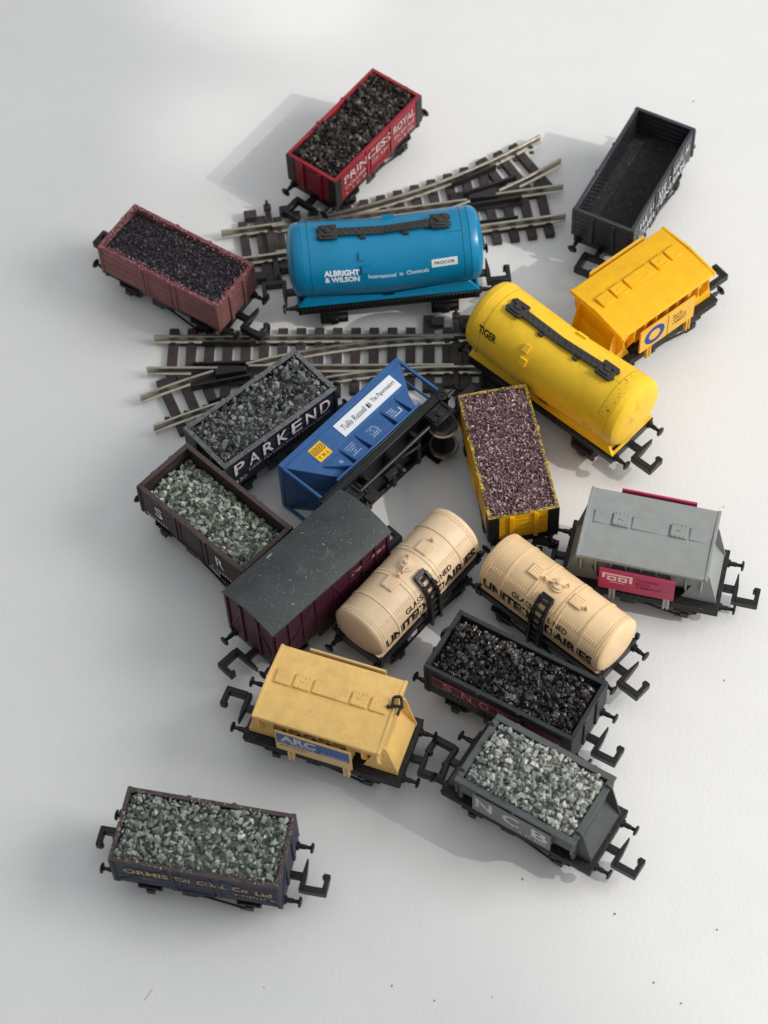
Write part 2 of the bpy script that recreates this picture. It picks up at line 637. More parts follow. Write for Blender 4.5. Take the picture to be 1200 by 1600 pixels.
# ------------------------------------------------------------------ open wagons
def open_wagon(label, loc, yaw, L, Wd, rim, body_m, group='open wagons', planks=5, t=0.085, floor_z=0.85, plates=None, plate_w=0.26,
               diag=False, rail_m=None, coup=(1, 1), bottom=0.84, floor_m=None, end_m=None, rot=None, cap=True, tuck=0.0):
    o = thing('open_wagon', label, 'wagon', loc, yaw, group, rot)
    b = MB()
    h = rim - bottom
    ph = h / planks
    hx, hy = L / 2, Wd / 2
    for s in (-1, 1):
        b.box((0, s * (hy - t / 2), bottom + h / 2), (L - 0.01, t - 0.022, h - 0.02))
        for k in range(planks):
            b.box((0, s * (hy - t / 2), bottom + ph * (k + 0.5)), (L, t, ph - 0.012))
        xs = [-hx + 0.05, -0.52, 0.52, hx - 0.05] if not plates else [-0.52, 0.52]
        for x in xs:
            b.box((x, s * (hy + 0.008), bottom + h / 2 - 0.02), (0.085, 0.05, h + 0.03))
        for x in (-0.36, 0.36):
            b.box((x, s * (hy + 0.004), bottom + h / 2 - 0.05), (0.05, 0.04, h - 0.12))
        if diag:
            for q in (-1, 1):
                b.bar((q * (hx - 0.12), s * (hy + 0.002), bottom + 0.02), (q * 0.62, s * (hy + 0.002), rim - 0.10), 0.035, 0.06)
        b.box((0, s * (hy + 0.012), bottom + 0.02), (0.9, 0.055, 0.05))
    e = MB() if end_m else b
    for s in (-1, 1):
        e.box((s * (hx - t / 2), 0, bottom + h / 2), (t - 0.022, Wd - 2 * t, h - 0.02))
        for k in range(planks):
            e.box((s * (hx - t / 2), 0, bottom + ph * (k + 0.5)), (t, Wd - 2 * t + 0.002, ph - 0.012))
        for y in (-0.3, 0.3):
            e.box((s * (hx + 0.015), y, bottom + h / 2 - 0.03), (0.075, 0.11, h))
        if diag:
            for q in (-1, 1):
                e.bar((s * (hx + 0.004), q * (hy - 0.05), bottom + 0.05), (s * (hx + 0.004), q * 0.36, rim - 0.08), 0.05, 0.06)
    bo = b.build('body', body_m, o, 0.009)
    if end_m:
        e.build('end_panel', end_m, o, 0.009)
    fl = MB()
    fl.box((0, 0, floor_z), (L - 2 * t + 0.02, Wd - 2 * t + 0.02, 0.05))
    fl.build('floor', floor_m or body_m, o)
    if plates:
        for sx in (-1, 1):
            for sy in (-1, 1):
                p = MB()
                p.box((sx * (hx - plate_w / 2 + 0.012), sy * (hy + 0.003), bottom + h / 2), (plate_w + 0.02, 0.024, h + 0.01))
                p.box((sx * (hx + 0.004), sy * (hy - plate_w / 2 - 0.005), bottom + h / 2), (0.026, plate_w, h + 0.008))
                p.build('corner_plate', plates, o, 0.006)
    if cap:
        c = MB()
        for s in (-1, 1):
            c.box((0, s * (hy - t / 2), rim + 0.006), (L + 0.015, t + 0.018, 0.032))
            c.box((s * (hx - t / 2), 0, rim + 0.004), (t + 0.018, Wd - 2 * t - 0.02, 0.032))
            for x in (-0.52, 0.52):
                c.box((x, s * (hy + 0.004), rim + 0.004), (0.10, 0.07, 0.045))
        c.build('rim', rail_m or body_m, o, 0.01)
    running_gear(o, L, Wd, tuck=tuck, coup=coup)
    return o

COALS = [(0.0, (0.010, 0.010, 0.011)), (0.45, (0.045, 0.041, 0.038)), (0.75, (0.10, 0.09, 0.08)), (0.93, (0.12, 0.105, 0.095)), (1.0, (0.24, 0.18, 0.14))]

# red wagon of coal
RED = mat('red_plastic', srgb(144, 32, 44), 0.42, 0.16, 2.5, wear=srgb(176, 80, 84), wear_amt=0.2, wear_scale=4, bump=0.15)
w = open_wagon('bright red open wagon with white lettering, heaped with black coal, beyond the blue tank wagon', (-0.16, 41.92, 0.0), 49.3, 3.72, 1.64, 1.84, RED,
               plates=mat('black_corner_plate', srgb(40, 36, 37), 0.5, 0.3, 4, wear=srgb(90, 80, 78), wear_amt=0.3), plate_w=0.24, coup=(0, 1))
load(w, stone_mat('coal', COALS, 0.75, 0.9, 14), -1.76, 1.76, -0.72, 0.72, heap(1.76, 0.12, 1.9, 0.85, 0.22, 2.6, 1), (0.05, 0.24), 1500, 5, jitter=0.10, base=0.14, rough=0.1)
d = Decal()
d.text('PRINCESS', -1.50, 0.52, 1.98, 0.29, 0.012).text('ROYAL', 0.62, 0.52, 0.92, 0.29, 0.012)
d.text('COLLIERY Co. Ltd.', -1.5, 0.28, 1.9, 0.14).marks(0.65, 0.28, 0.9, 0.13, 9, 3).marks(-1.45, 0.08, 0.9, 0.10, 10, 4).marks(0.8, 0.08, 0.7, 0.10, 8, 5)
d.build('lettering', ink('worn_white_ink', srgb(214, 196, 196), 0.22, 12), w, side(-0.84, 0.88))

# dusty red-brown wagon
BROWN = mat('dusty_brown_plastic', srgb(136, 90, 86), 0.7, 0.16, 3, wear=srgb(160, 112, 110), wear_amt=0.3, wear_scale=3, bump=0.25)
PINKRIM = mat('pink_dust_rim', srgb(134, 72, 80), 0.8, 0.3, 6, specks=srgb(200, 166, 168), speck_amt=0.75, speck_scale=18, wear=srgb(150, 60, 82), wear_amt=0.5, bump=0.5)
w = open_wagon('dusty red-brown open wagon filled with fine dark charcoal grains', (-4.96, 37.88, 0), -35.8, 3.80, 1.64, 1.84, BROWN, rail_m=PINKRIM, planks=4, floor_m=PINKRIM, coup=(1, 1))
def brown_bed(x, y):
    return 1.80 - 0.16 * max(0, (-x - 1.0)) - 0.10 * max(0, min(1, (y - 0.35) * 2)) * max(0, min(1, (0.9 - x))) + 0.03 * noise.noise(Vector((x * 2, y * 2, 3)))
load(w, stone_mat('charcoal_grain', [(0, (0.014, 0.014, 0.02)), (0.6, (0.062, 0.054, 0.066)), (0.9, (0.15, 0.13, 0.14)), (1, (0.28, 0.20, 0.20))], 0.85, 0.6, 30), -1.80, 1.80, -0.72, 0.72, brown_bed, (0.035, 0.08), 4200, 8, jitter=0.02, base=0.03, grid=0.06, stretch=1.4)
rim_dust(w, stone_mat('pink_dust', [(0, (0.10, 0.03, 0.04)), (0.5, (0.30, 0.15, 0.16)), (1, (0.50, 0.34, 0.34))], 0.9, 0.3, 30), 3.80, 1.64, 0.085, 1.84, 1500, 0.045, 3, spread=2.2)

# empty black wagon
EMPTY = mat('satin_black_plastic', srgb(46, 48, 53), 0.38, 0.25, 3, spec=0.6, specks=srgb(96, 92, 90), speck_amt=0.12, speck_scale=20, bump=0.15)
DUSTY = mat('gritty_black_floor', srgb(42, 41, 42), 0.85, 0.3, 5, specks=srgb(124, 108, 94), speck_amt=0.58, speck_scale=18, wear=srgb(84, 77, 71), wear_amt=0.45, wear_scale=2.5, bump=0.6, bump_scale=18)
w = open_wagon('empty black open wagon with rows of white lettering on its flank', (7.11, 39.80, 0), 58.8, 3.90, 1.70, 1.86, EMPTY, floor_m=DUSTY, planks=6, floor_z=0.92, coup=(0, 1))
for s in (-1, 1):
    inn = MB()
    for k in range(26):
        inn.box((-1.72 + k * 0.138, s * (0.85 - 0.095), 1.36), (0.03, 0.018, 0.8))
    inn.build('inner_rib', EMPTY, w)
d = Decal()
d.text('CHELTENHAM', -1.55, 0.14, 2.9, 0.26, 0.01).marks(-1.50, 0.56, 0.95, 0.25, 6, 11).marks(-0.30, 0.56, 0.75, 0.25, 5, 12).marks(0.62, 0.56, 1.0, 0.24, 8, 13)
d.build('lettering', ink('cool_white_ink', srgb(206, 212, 222), 0.15, 12), w, side(-0.872, 0.88))
d = Decal(); d.marks(-0.34, 0.44, 0.9, 0.09, 7, 19)
d.build('lettering', ink('faded_pink_ink', srgb(196, 150, 164)), w, side(-0.872, 0.88))

# dark blue wagon with grey rim
NAVYD = mat('dark_navy_plastic', srgb(32, 35, 48), 0.5, 0.25, 3, specks=srgb(92, 96, 110), speck_amt=0.15, bump=0.2)
GREYRIM = mat('weathered_grey_rim', srgb(104, 106, 106), 0.8, 0.3, 5, specks=srgb(150, 152, 150), speck_amt=0.3, wear=srgb(62, 64, 68), wear_amt=0.4, bump=0.4)
w = open_wagon('dark navy open wagon with grey rim and one huge white word, filled with grey stones', (-2.89, 32.94, 0), 37.8, 3.56, 1.62, 1.86, NAVYD, rail_m=GREYRIM, t=0.11, coup=(0, 0))
GREYST = stone_mat('grey_stone', [(0, (0.035, 0.038, 0.042)), (0.4, (0.11, 0.116, 0.12)), (0.8, (0.22, 0.23, 0.235)), (0.96, (0.36, 0.36, 0.34)), (1, (0.46, 0.40, 0.30))], 0.85, 0.8, 12)
rb = random.Random(4)
load(w, GREYST, -1.66, 1.66, -0.69, 0.69, heap(1.80, 0.07, 1.8, 0.8, 0.10, 2.8, 4), (0.06, 0.22), 860, 21, jitter=0.09, base=0.15,
     extra=[(rb.uniform(0.35, 1.5), rb.uniform(-0.55, 0.55), rb.uniform(0.22, 0.34)) for _ in range(26)] + [(-1.35, -0.28, 0.42), (-1.45, 0.05, 0.26), (-1.2, -0.3, 0.3)])
d = Decal()
for i, ch in enumerate('PARKEND'):
    d.text(ch, -1.53 + i * 0.455, 0.42, 0.32, 0.46, 0.012)
d.text('DEEP NAVIGATION COLLIERIES', -1.10, 0.26, 2.6, 0.09).text('330', -1.55, 0.08, 0.36, 0.14)
d.build('lettering', ink('pinkish_white_ink', srgb(224, 212, 212), 0.06, 12), w, side(-0.848, 0.90))
rim_dust(w, GREYST, 3.56, 1.62, 0.11, 1.86, 500, 0.045, 7)

# dark brown wagon part-filled
SRB = mat('umber_plastic', srgb(62, 46, 46), 0.6, 0.2, 3, specks=srgb(110, 96, 92), speck_amt=0.15, bump=0.25)
SRR = mat('worn_umber_rim', srgb(78, 66, 62), 0.7, 0.25, 5, specks=srgb(140, 130, 122), speck_amt=0.2, bump=0.3)
BALL = [(0, (0.08, 0.09, 0.075)), (0.35, (0.25, 0.28, 0.24)), (0.75, (0.46, 0.49, 0.43)), (0.93, (0.52, 0.54, 0.45)), (1, (0.70, 0.66, 0.48))]
w = open_wagon('dark brown open wagon marked with two big white letters, part filled with grey-green stones', (-4.07, 30.16, 0), -46.3, 3.62, 1.70, 1.86, SRB, rail_m=SRR, t=0.11, coup=(0, 0))
def sr_bed(x, y):
    return 1.50 + 0.22 * math.exp(-((x - 0.2) ** 2) / 1.4 - (y + 0.1) ** 2 / 0.4) - 0.14 * max(0, y) + 0.05 * noise.noise(Vector((x * 2.4, y * 2.4, 9)))
load(w, stone_mat('green_grey_stone', BALL, 0.85, 0.7, 12), -1.68, 1.68, -0.73, 0.73, sr_bed, (0.10, 0.25), 640, 31, jitter=0.08, bias=1.5, base=0.15)
d = Decal()
d.text('S', -1.22, 0.30, 0.26, 0.44, 0.02).text('R', 0.88, 0.34, 0.28, 0.40, 0.02)
d.marks(-1.55, 0.05, 0.75, 0.09, 8, 2).marks(0.7, 0.05, 0.9, 0.09, 10, 6)
d.build('lettering', ink('white_ink', srgb(212, 210, 208), 0.05, 10), w, side(-0.872, 0.90))

# yellow wagon with black corner plates
YEL = mat('bright_yellow_plastic', srgb(226, 170, 12), 0.42, 0.12, 3, wear=srgb(120, 84, 20), wear_amt=0.08, wear_scale=7, bump=0.12)
YRIM = mat('grubby_yellow_rim', srgb(190, 164, 52), 0.7, 0.3, 5, specks=srgb(60, 54, 40), speck_amt=0.6, speck_scale=12, wear=srgb(66, 60, 48), wear_amt=0.95, wear_scale=3, bump=0.3)
w = open_wagon('yellow open wagon with black corner plates filled with purple-brown ore', (3.09, 31.25, 0), -82.4, 3.66, 1.72, 1.86, YEL,
               plates=mat('black_corner_plate_worn', srgb(30, 29, 30), 0.5, 0.3, 4, wear=srgb(70, 62, 44), wear_amt=0.35), plate_w=0.26, rail_m=YRIM, t=0.06, coup=(1, 0))
load(w, stone_mat('purple_ore', [(0, (0.035, 0.012, 0.02)), (0.4, (0.17, 0.09, 0.105)), (0.75, (0.37, 0.235, 0.245)), (0.95, (0.58, 0.44, 0.42)), (1, (0.70, 0.58, 0.52))], 0.6, 0.3, 30, 0.4), -1.79, 1.79, -0.83, 0.83, heap(1.84, 0.05, 1.85, 0.88, 0.05, 1.5, 5), (0.045, 0.085), 4600, 41, jitter=0.035, base=0.03, grid=0.06, stretch=1.7)
rim_dust(w, stone_mat('ore_dust', [(0, (0.03, 0.02, 0.02)), (0.6, (0.14, 0.09, 0.08)), (1, (0.4, 0.3, 0.26))], 0.9, 0.3, 30), 3.66, 1.72, 0.06, 1.86, 900, 0.05, 5, spread=1.8)

# grey-black wagon with maroon panel
SNOW = mat('charcoal_grey_plastic', srgb(42, 44, 47), 0.55, 0.2, 3, specks=srgb(110, 112, 112), speck_amt=0.22, bump=0.25)
w = open_wagon('charcoal grey open wagon with a maroon side panel, filled with lumpy black coal', (2.78, 25.13, 0), -33.4, 3.88, 1.70, 1.86, SNOW, coup=(1, 0), t=0.095)
p = MB(); p.box((-0.55, -0.876, 1.44), (2.35, 0.02, 0.40)); p.box((1.2, -0.876, 1.44), (0.9, 0.02, 0.40))
p.build('side_panel', mat('maroon_panel', srgb(92, 20, 42), 0.5, 0.15, 4), w, 0.004)
d = Decal()
for ch, u in (('S', -1.42), ('N', -0.92), ('O', -0.46), ('W', 0.02)):
    d.text(ch, u, 0.07, 0.25, 0.28, 0.0)
d.rect(-1.70, 0.372, 2.28, 0.018).rect(-1.70, 0.01, 2.28, 0.018)
d.build('lettering', ink('dull_pink_ink', srgb(196, 150, 160), 0.12, 12), w, side(-0.89, 1.25))
d = Decal(); d.marks(-1.6, 0.05, 1.2, 0.10, 12, 8)
d.build('lettering', ink('dim_grey_ink', srgb(110, 108, 104), 0.2, 12), w, side(-0.877, 1.0))
def snow_bed(x, y):
    n = noise.noise(Vector((x * 1.8, y * 1.8, 5))) * 0.20 + noise.noise(Vector((x * 4, y * 4, 2))) * 0.15
    return 1.68 + 0.12 * max(0, 1 - (y / 0.8) ** 2) + n
rb = random.Random(9)
load(w, stone_mat('lumpy_coal', [(0, (0.006, 0.006, 0.008)), (0.5, (0.016, 0.016, 0.018)), (0.8, (0.045, 0.042, 0.042)), (0.94, (0.12, 0.105, 0.095)), (1, (0.34, 0.27, 0.22))], 0.45, 1.0, 16, 0.6), -1.80, 1.80, -0.73, 0.73, snow_bed, (0.05, 0.22), 1700, 51, jitter=0.09, base=0.14, rough=0.1,
     extra=[(rb.uniform(-1.6, 1.6), rb.uniform(-0.6, 0.6), rb.uniform(0.2, 0.38)) for _ in range(56)] + [(-0.28, -0.52, 0.2), (-0.05, -0.52, 0.22), (1.45, -0.1, 0.26), (-1.6, -0.55, 0.18)] + [(rb.uniform(-1.2, 0.3), rb.uniform(0.4, 0.68), rb.uniform(0.12, 0.2)) for _ in range(12)])
GRIT = stone_mat('pale_grit', [(0, (0.12, 0.10, 0.09)), (0.5, (0.26, 0.21, 0.18)), (1, (0.48, 0.40, 0.34))], 0.85, 0.6, 14)
g = MB()
V = []
rb = random.Random(3)
for i in range(110):
    if i < 80:
        x = rb.gauss(-0.55, 0.55); y = 0.62 - abs(rb.gauss(0, 0.14)) - 0.06 * (x + 0.5)
    elif i < 98:
        x, y = rb.gauss(1.4, 0.25), rb.gauss(0.1, 0.3)
    else:
        x, y = rb.uniform(-1.6, 1.6), rb.uniform(-0.65, 0.65)
    x = min(max(x, -1.7), 1.7); y = min(max(y, -0.66), 0.68)
    s = rb.uniform(0.04, 0.12)
    hv, hf = HULLS[rb.randrange(16)]
    e = Euler((rb.uniform(0, 6), rb.uniform(0, 6), rb.uniform(0, 6))).to_matrix()
    vv = [g.bm.verts.new(e @ v * s + Vector((x, y, snow_bed(x, y) + rb.uniform(0.03, 0.09)))) for v in hv]
    for f_ in hf:
        g.bm.faces.new([vv[q] for q in f_])
o = g.build('grit', GRIT, w); o['kind'] = 'stuff'

# navy wagon in the foreground
NAVY = mat('weathered_navy_plastic', srgb(54, 57, 72), 0.65, 0.2, 3, specks=srgb(100, 100, 116), speck_amt=0.3, speck_scale=20, wear=srgb(74, 74, 92), wear_amt=0.35, bump=0.35)
NRIM = mat('brown_dust_rim', srgb(82, 70, 70), 0.85, 0.25, 5, specks=srgb(132, 118, 112), speck_amt=0.35, wear=srgb(58, 56, 74), wear_amt=0.5, bump=0.5)
w = open_wagon('weathered navy blue open wagon with faded gold lettering, heaped with green-grey ballast', (-4.45, 21.56, 0), -14.1, 3.86, 1.80, 1.86, NAVY, rail_m=NRIM, diag=True, t=0.09, tuck=0.22)
load(w, stone_mat('green_ballast', [(0, (0.08, 0.088, 0.078)), (0.4, (0.225, 0.26, 0.23)), (0.8, (0.37, 0.405, 0.36)), (0.965, (0.45, 0.47, 0.41)), (1, (0.78, 0.75, 0.66))], 0.85, 0.8, 12), -1.83, 1.83, -0.80, 0.80, heap(1.80, 0.10, 1.95, 0.9, 0.07, 2.0, 6), (0.08, 0.26), 900, 61, jitter=0.08, bias=1.5, base=0.15)
rim_dust(w, stone_mat('rim_grit', [(0, (0.08, 0.07, 0.06)), (0.6, (0.2, 0.17, 0.155)), (1, (0.42, 0.40, 0.35))], 0.9, 0.4, 20), 3.86, 1.80, 0.09, 1.86, 900, 0.06, 9, spread=2.2)
d = Decal()
d.text('ORMIS', -1.62, 0.47, 1.02, 0.22, 0.02).text('TON', -0.47, 0.47, 0.36, 0.22, 0.02).text('COAL', 0.05, 0.47, 0.68, 0.22, 0.02)
d.text('Co', 0.85, 0.47, 0.36, 0.22, 0.02).text('Ltd', 1.38, 0.42, 0.36, 0.22, 0.02)
d.marks(0.9, 0.22, 0.98, 0.09, 12, 6)
d.build('lettering', ink('faded_gold_ink', srgb(186, 160, 108), 0.12, 9), w, side(-0.925, 0.92))
d = Decal(); d.text('82', -1.22, 0.22, 0.22, 0.14)
d.build('lettering', ink('faded_green_ink', srgb(98, 116, 92), 0.1), w, side(-0.925, 0.92))

# ------------------------------------------------------------------ covered van
def covered_van():
    L, Wd, z0, z1 = 3.78, 1.62, 0.82, 2.46
    o = thing('covered_van', 'maroon covered van with a scuffed dark grey roof', 'wagon', (-1.87, 28.12, 0), 42.4)
    M_ = mat('maroon_plastic', srgb(70, 26, 44), 0.5, 0.2, 3, specks=srgb(120, 92, 100), speck_amt=0.15, bump=0.2)
    b = MB()
    hx, hy, h = L / 2, Wd / 2, z1 - z0
    b.box((0, 0, z0 + h / 2), (L - 0.03, Wd - 0.03, h))
    n = 9
    for k in range(n):
        z = z0 + h * (k + 0.5) / n
        for s in (-1, 1):
            b.box((0, s * (hy - 0.02), z), (L, 0.045, h / n - 0.014))
            b.box((s * (hx - 0.02), 0, z), (0.045, Wd - 0.05, h / n - 0.014))
    for s in (-1, 1):
        for x in (-1.84, -1.42, -0.98, -0.55, 0.55, 0.98, 1.42, 1.84):
            b.box((x, s * (hy + 0.012), z0 + h / 2), (0.06, 0.06, h))
        for q in (-1, 1):
            b.bar((q * 1.84, s * (hy + 0.004), z0 + 0.1), (q * 0.6, s * (hy + 0.004), z1 - 0.3), 0.045, 0.07)
            b.bar((s * (hx + 0.004), q * 0.75, z0 + 0.1), (s * (hx + 0.004), q * 0.32, z1 - 0.4), 0.045, 0.06)
        for y in (-0.28, 0.28, -0.76, 0.76):
            b.box((s * (hx + 0.016), y, z0 + h / 2 - 0.02), (0.07, 0.09, h))
    # gable ends under the roof curve
    for s in (-1, 1):
        pts = [(s * (hx - 0.02), y, z1 - 0.02 + 0.20 * (1 - (y / 0.82) ** 2)) for y in [i * 0.1 - 0.8 for i in range(17)]]
        pts = [(s * (hx - 0.02), -0.8, z1 - 0.1)] + pts + [(s * (hx - 0.02), 0.8, z1 - 0.1)]
        b.prism(pts, (-s * 0.06, 0, 0))
    b.build('body', M_, o, 0.008)
    dr = MB()
    for s in (-1, 1):
        dr.box((0, s * (hy + 0.018), z0 + h / 2 - 0.02), (1.04, 0.03, h - 0.12))
        dr.box((0, s * (hy + 0.04), z0 + h / 2 - 0.02), (0.025, 0.03, h - 0.14))
        dr.bar((-0.5, s * (hy + 0.035), z0 + 0.1), (-0.03, s * (hy + 0.035), z1 - 0.2), 0.03, 0.05)
        dr.bar((0.5, s * (hy + 0.035), z0 + 0.1), (0.03, s * (hy + 0.035), z1 - 0.2), 0.03, 0.05)
    dr.build('door', M_, o, 0.008)
    r = MB()
    ys = [(-1 + 2 * i / 16) * 0.865 for i in range(17)]
    arc = lambda y: z1 + 0.22 * (1 - (y / 0.865) ** 2)
    prof = [(y, arc(y)) for y in ys] + [(y, arc(y) - 0.05) for y in reversed(ys)]
    r.loft([[(x, y, z) for y, z in prof] for x in (-1.95, 1.95)])
    r.build('roof', mat('scuffed_grey_roof', srgb(64, 68, 69), 0.5, 0.25, 1.4, specks=srgb(124, 125, 120), speck_amt=0.6, speck_scale=24,
                        wear=srgb(96, 98, 98), wear_amt=0.42, wear_scale=2.2, bump=0.25), o, 0.01)
    running_gear(o, L, Wd, coup=(1, 1))
    # paler paint patches on the flank
    d = Decal(); d.rect(1.30, 0, 0.42, 0.14); d.rect(0.62, 0, 0.4, 0.13)
    d.build('patch_panel', ink('tan_patch', srgb(150, 116, 104), 0.25, 5), o, side(-0.836, 1.98))
    # scuffs on the roof
    rb = random.Random(5)
    d = Decal()
    for i in range(26):
        u, v, a, l = rb.gauss(-0.1, 0.8), rb.gauss(-0.25, 0.35), rb.uniform(0, 3.1), rb.uniform(0.015, 0.055)
        if abs(u) < 1.8 and abs(v) < 0.8:
            c, s_ = math.cos(a) * l, math.sin(a) * l
            d.poly([(u, v), (u + c, v + s_), (u + c + 0.012, v + s_ + 0.014), (u + 0.016, v + 0.01)])
    d.poly([(-0.62, 0.70), (-0.46, 0.70), (-0.40, 0.745), (-0.6, 0.735)])
    d.build('scratch', ink('pale_scratch', srgb(186, 186, 178), 0.25, 14), o, lambda u, v: Vector((u, v, arc(v) + 0.004)))
    return o
covered_van()

# ------------------------------------------------------------------ hopper wagons
def hopper_body(o, m, L=3.0, Wd=1.8, top=2.36, fl=0.92, ribs=True, open_top=False):
    hx, hy = L / 2, Wd / 2
    b = MB()
    # upper vertical belt then inward sloping sides
    sec = [(-hy, top), (-hy, 1.86), (-0.42, fl), (0.42, fl), (hy, 1.86), (hy, top)]
    b.loft([[(x, y, z) for y, z in sec] for x in (-hx + 0.02, hx - 0.02)], cap=True)
    if ribs:
        n = 9
        for s in (-1, 1):
            for k in range(n):
                x = -hx + 0.05 + (L - 0.1) * k / (n - 1)
                b.prism([(x - 0.02, s * (hy - 0.02), top), (x - 0.02, s * (hy + 0.13), top - 0.02), (x - 0.02, s * (hy + 0.13), 1.80), (x - 0.02, s * 0.60, 1.06), (x - 0.02, s * 0.5, 1.06)], (0.04, 0, 0))
    return b

def end_chute(b, L, s, m=None, z_top=1.62, z_bot=0.95, x_out=1.80, yh=0.66):
    hx = L / 2
    # sheet sloping out and down from the end wall, with gusset plates either side
    b.prism([(s * (hx - 0.05), -yh, z_top), (s * (hx - 0.05), -yh, z_top - 0.05), (s * x_out, -yh, z_bot), (s * x_out, -yh, z_bot + 0.05)], (0, 2 * yh, 0))
    for q in (-1, 1):
        y = q * yh - 0.018
        b.prism([(s * (hx - 0.04), y, 2.2), (s * (hx + 0.1), y, 2.1), (s * (x_out + 0.02), y, z_bot + 0.10), (s * (x_out + 0.02), y, z_bot - 0.02), (s * (hx - 0.5), y, z_bot)], (0, 0.036, 0))

def platform(o, L=3.84, Wd=1.76, m=None):
    p = MB()
    p.box((0, 0, 0.865), (L, Wd, 0.09))
    for s in (-1, 1):
        p.box((0, s * (Wd / 2 - 0.07), 0.72), (L - 0.08, 0.07, 0.20))
        p.box((0, s * (Wd / 2 - 0.03), 0.80), (L, 0.05, 0.03))
        p.box((s * (L / 2 - 0.05), 0, 0.73), (0.09, Wd - 0.06, 0.20))
    p.box((0, 0, 0.74), (L - 0.4, 0.9, 0.16))
    p.build('chassis', m or BLACKD, o, 0.012)

def roofed_hopper(label, loc, yaw, m, group='roofed hopper wagons', plain_blocks=True, brake_pipe=1, L=3.06):
    o = thing('hopper_wagon', label, 'wagon', loc, yaw, group)
    platform(o)
    b = hopper_body(o, m, 2.96, 1.58)
    for s in (-1, 1):
        end_chute(b, 2.96, s)
    b.build('body', m, o, 0.008)
    # roof: two shallow slopes with end lips
    r = MB()
    hx, hy, ze, zr = L / 2, 0.965, 2.40, 2.50
    sec = [(-hy, ze - 0.10), (-hy, ze), (-hy + 0.04, ze + 0.012), (0, zr), (hy - 0.04, ze + 0.012), (hy, ze), (hy, ze - 0.10)]
    r.loft([[(x, y, z) for y, z in sec] for x in (-hx, hx)])
    for s in (-1, 1):
        sec2 = [(-hy - 0.01, ze - 0.11), (-hy - 0.01, ze + 0.02), (0, zr + 0.035), (hy + 0.01, ze + 0.02), (hy + 0.01, ze - 0.11)]
        r.loft([[(x, y, z) for y, z in sec2] for x in (s * (hx - 0.075), s * (hx + 0.004))])
    r.build('roof', m, o, 0.012)
    # row of hatches along the ridge
    x = -1.34
    for k, wdt in enumerate((0.40, 0.40, 0.86, 0.40, 0.40)):
        cx = x + wdt / 2
        x += wdt + 0.055
        if k in (1, 3):
            h = MB()
            h.box((cx, 0.13, zr + 0.014), (wdt, 0.36, 0.075))
            for i in range(4):
                h.box((cx - wdt / 2 + 0.06 + i * 0.093, -0.015, zr + 0.052), (0.035, 0.045, 0.03))
                h.box((cx - wdt / 2 + 0.06 + i * 0.093, 0.275, zr + 0.052), (0.035, 0.045, 0.03))
            h.box((cx, 0.13, zr + 0.052), (0.14, 0.04, 0.03))
            h.build('hatch', m, o, 0.012)
        elif plain_blocks or True:
            h = MB()
            hh = 0.07 if plain_blocks else 0.04
            h.box((cx, 0.13, zr + hh / 2 - 0.024), (wdt, 0.36, hh))
            h.build('hatch', m, o, 0.016)
    running_gear(o, 3.84, 1.7, frame=False, coup=(1, 1), buf=0.62)
    return o

def name_board(o, m, post_m, x0=-0.98, x1=0.86, y=-1.02, z0=1.28, z1=2.14, t=0.05, both=True):
    b = MB()
    b.box(((x0 + x1) / 2, y, (z0 + z1) / 2), (x1 - x0, t, z1 - z0))
    bo = b.build('name_board', m, o, 0.008)
    for x in (x0 + 0.34, x1 - 0.16):
        p = MB()
        p.box((x - 0.05, y + 0.02, 1.07), (0.05, 0.10, 0.46))
        p.box((x + 0.05, y + 0.02, 1.07), (0.05, 0.10, 0.46))
        p.box((x, y + 0.03, 1.07), (0.14, 0.05, 0.46))
        p.box((x, -0.86, 1.28), (0.12, 0.3, 0.05))
        p.build('board_bracket', post_m, o, 0.008)
    # the twin board on the hidden flank
    b = MB()
    b.box((-(x0 + x1) / 2, -y + 0.03, (z0 + z1) / 2 + 0.29), (x1 - x0, t, z1 - z0))
    b.build('name_board', m, o, 0.008)
    return bo

# pale yellow hopper
CRY = mat('speckled_pale_yellow', srgb(238, 196, 118), 0.55, 0.10, 2.5, specks=srgb(128, 96, 40), speck_amt=0.52, speck_scale=30, bump=0.15)
w = roofed_hopper('pale yellow roofed hopper wagon with a blue and cream side board', (-1.48, 24.53, 0), -22.3, CRY)
CRB = mat('cream_board', srgb(226, 192, 134), 0.5, 0.06, 3)
bo = name_board(w, CRB, CRB)
p = MB(); p.box((-0.06, -1.052, 1.865), (1.74, 0.014, 0.43))
p.build('blue_panel', mat('blue_panel_print', srgb(60, 98, 158), 0.5, 0.08, 4), bo)
d = Decal()
d.text('ARC', -0.84, 0.13, 0.86, 0.29, 0.035)
d.rect(-0.9, 0.105, 0.9, 0.012).marks(-0.86, 0.02, 0.85, 0.065, 13, 7)
d.text('Roadstone', 0.14, 0.025, 0.62, 0.085)
d.build('lettering', ink('pale_print', srgb(220, 212, 214)), bo, side(-1.0605, 1.655))
d = Decal(); d.text('AR12645', -0.88, 0, 0.66, 0.085)
d.build('lettering', ink('dark_print', srgb(60, 46, 36), 0.1, 12), bo, side(-1.0465, 1.49))
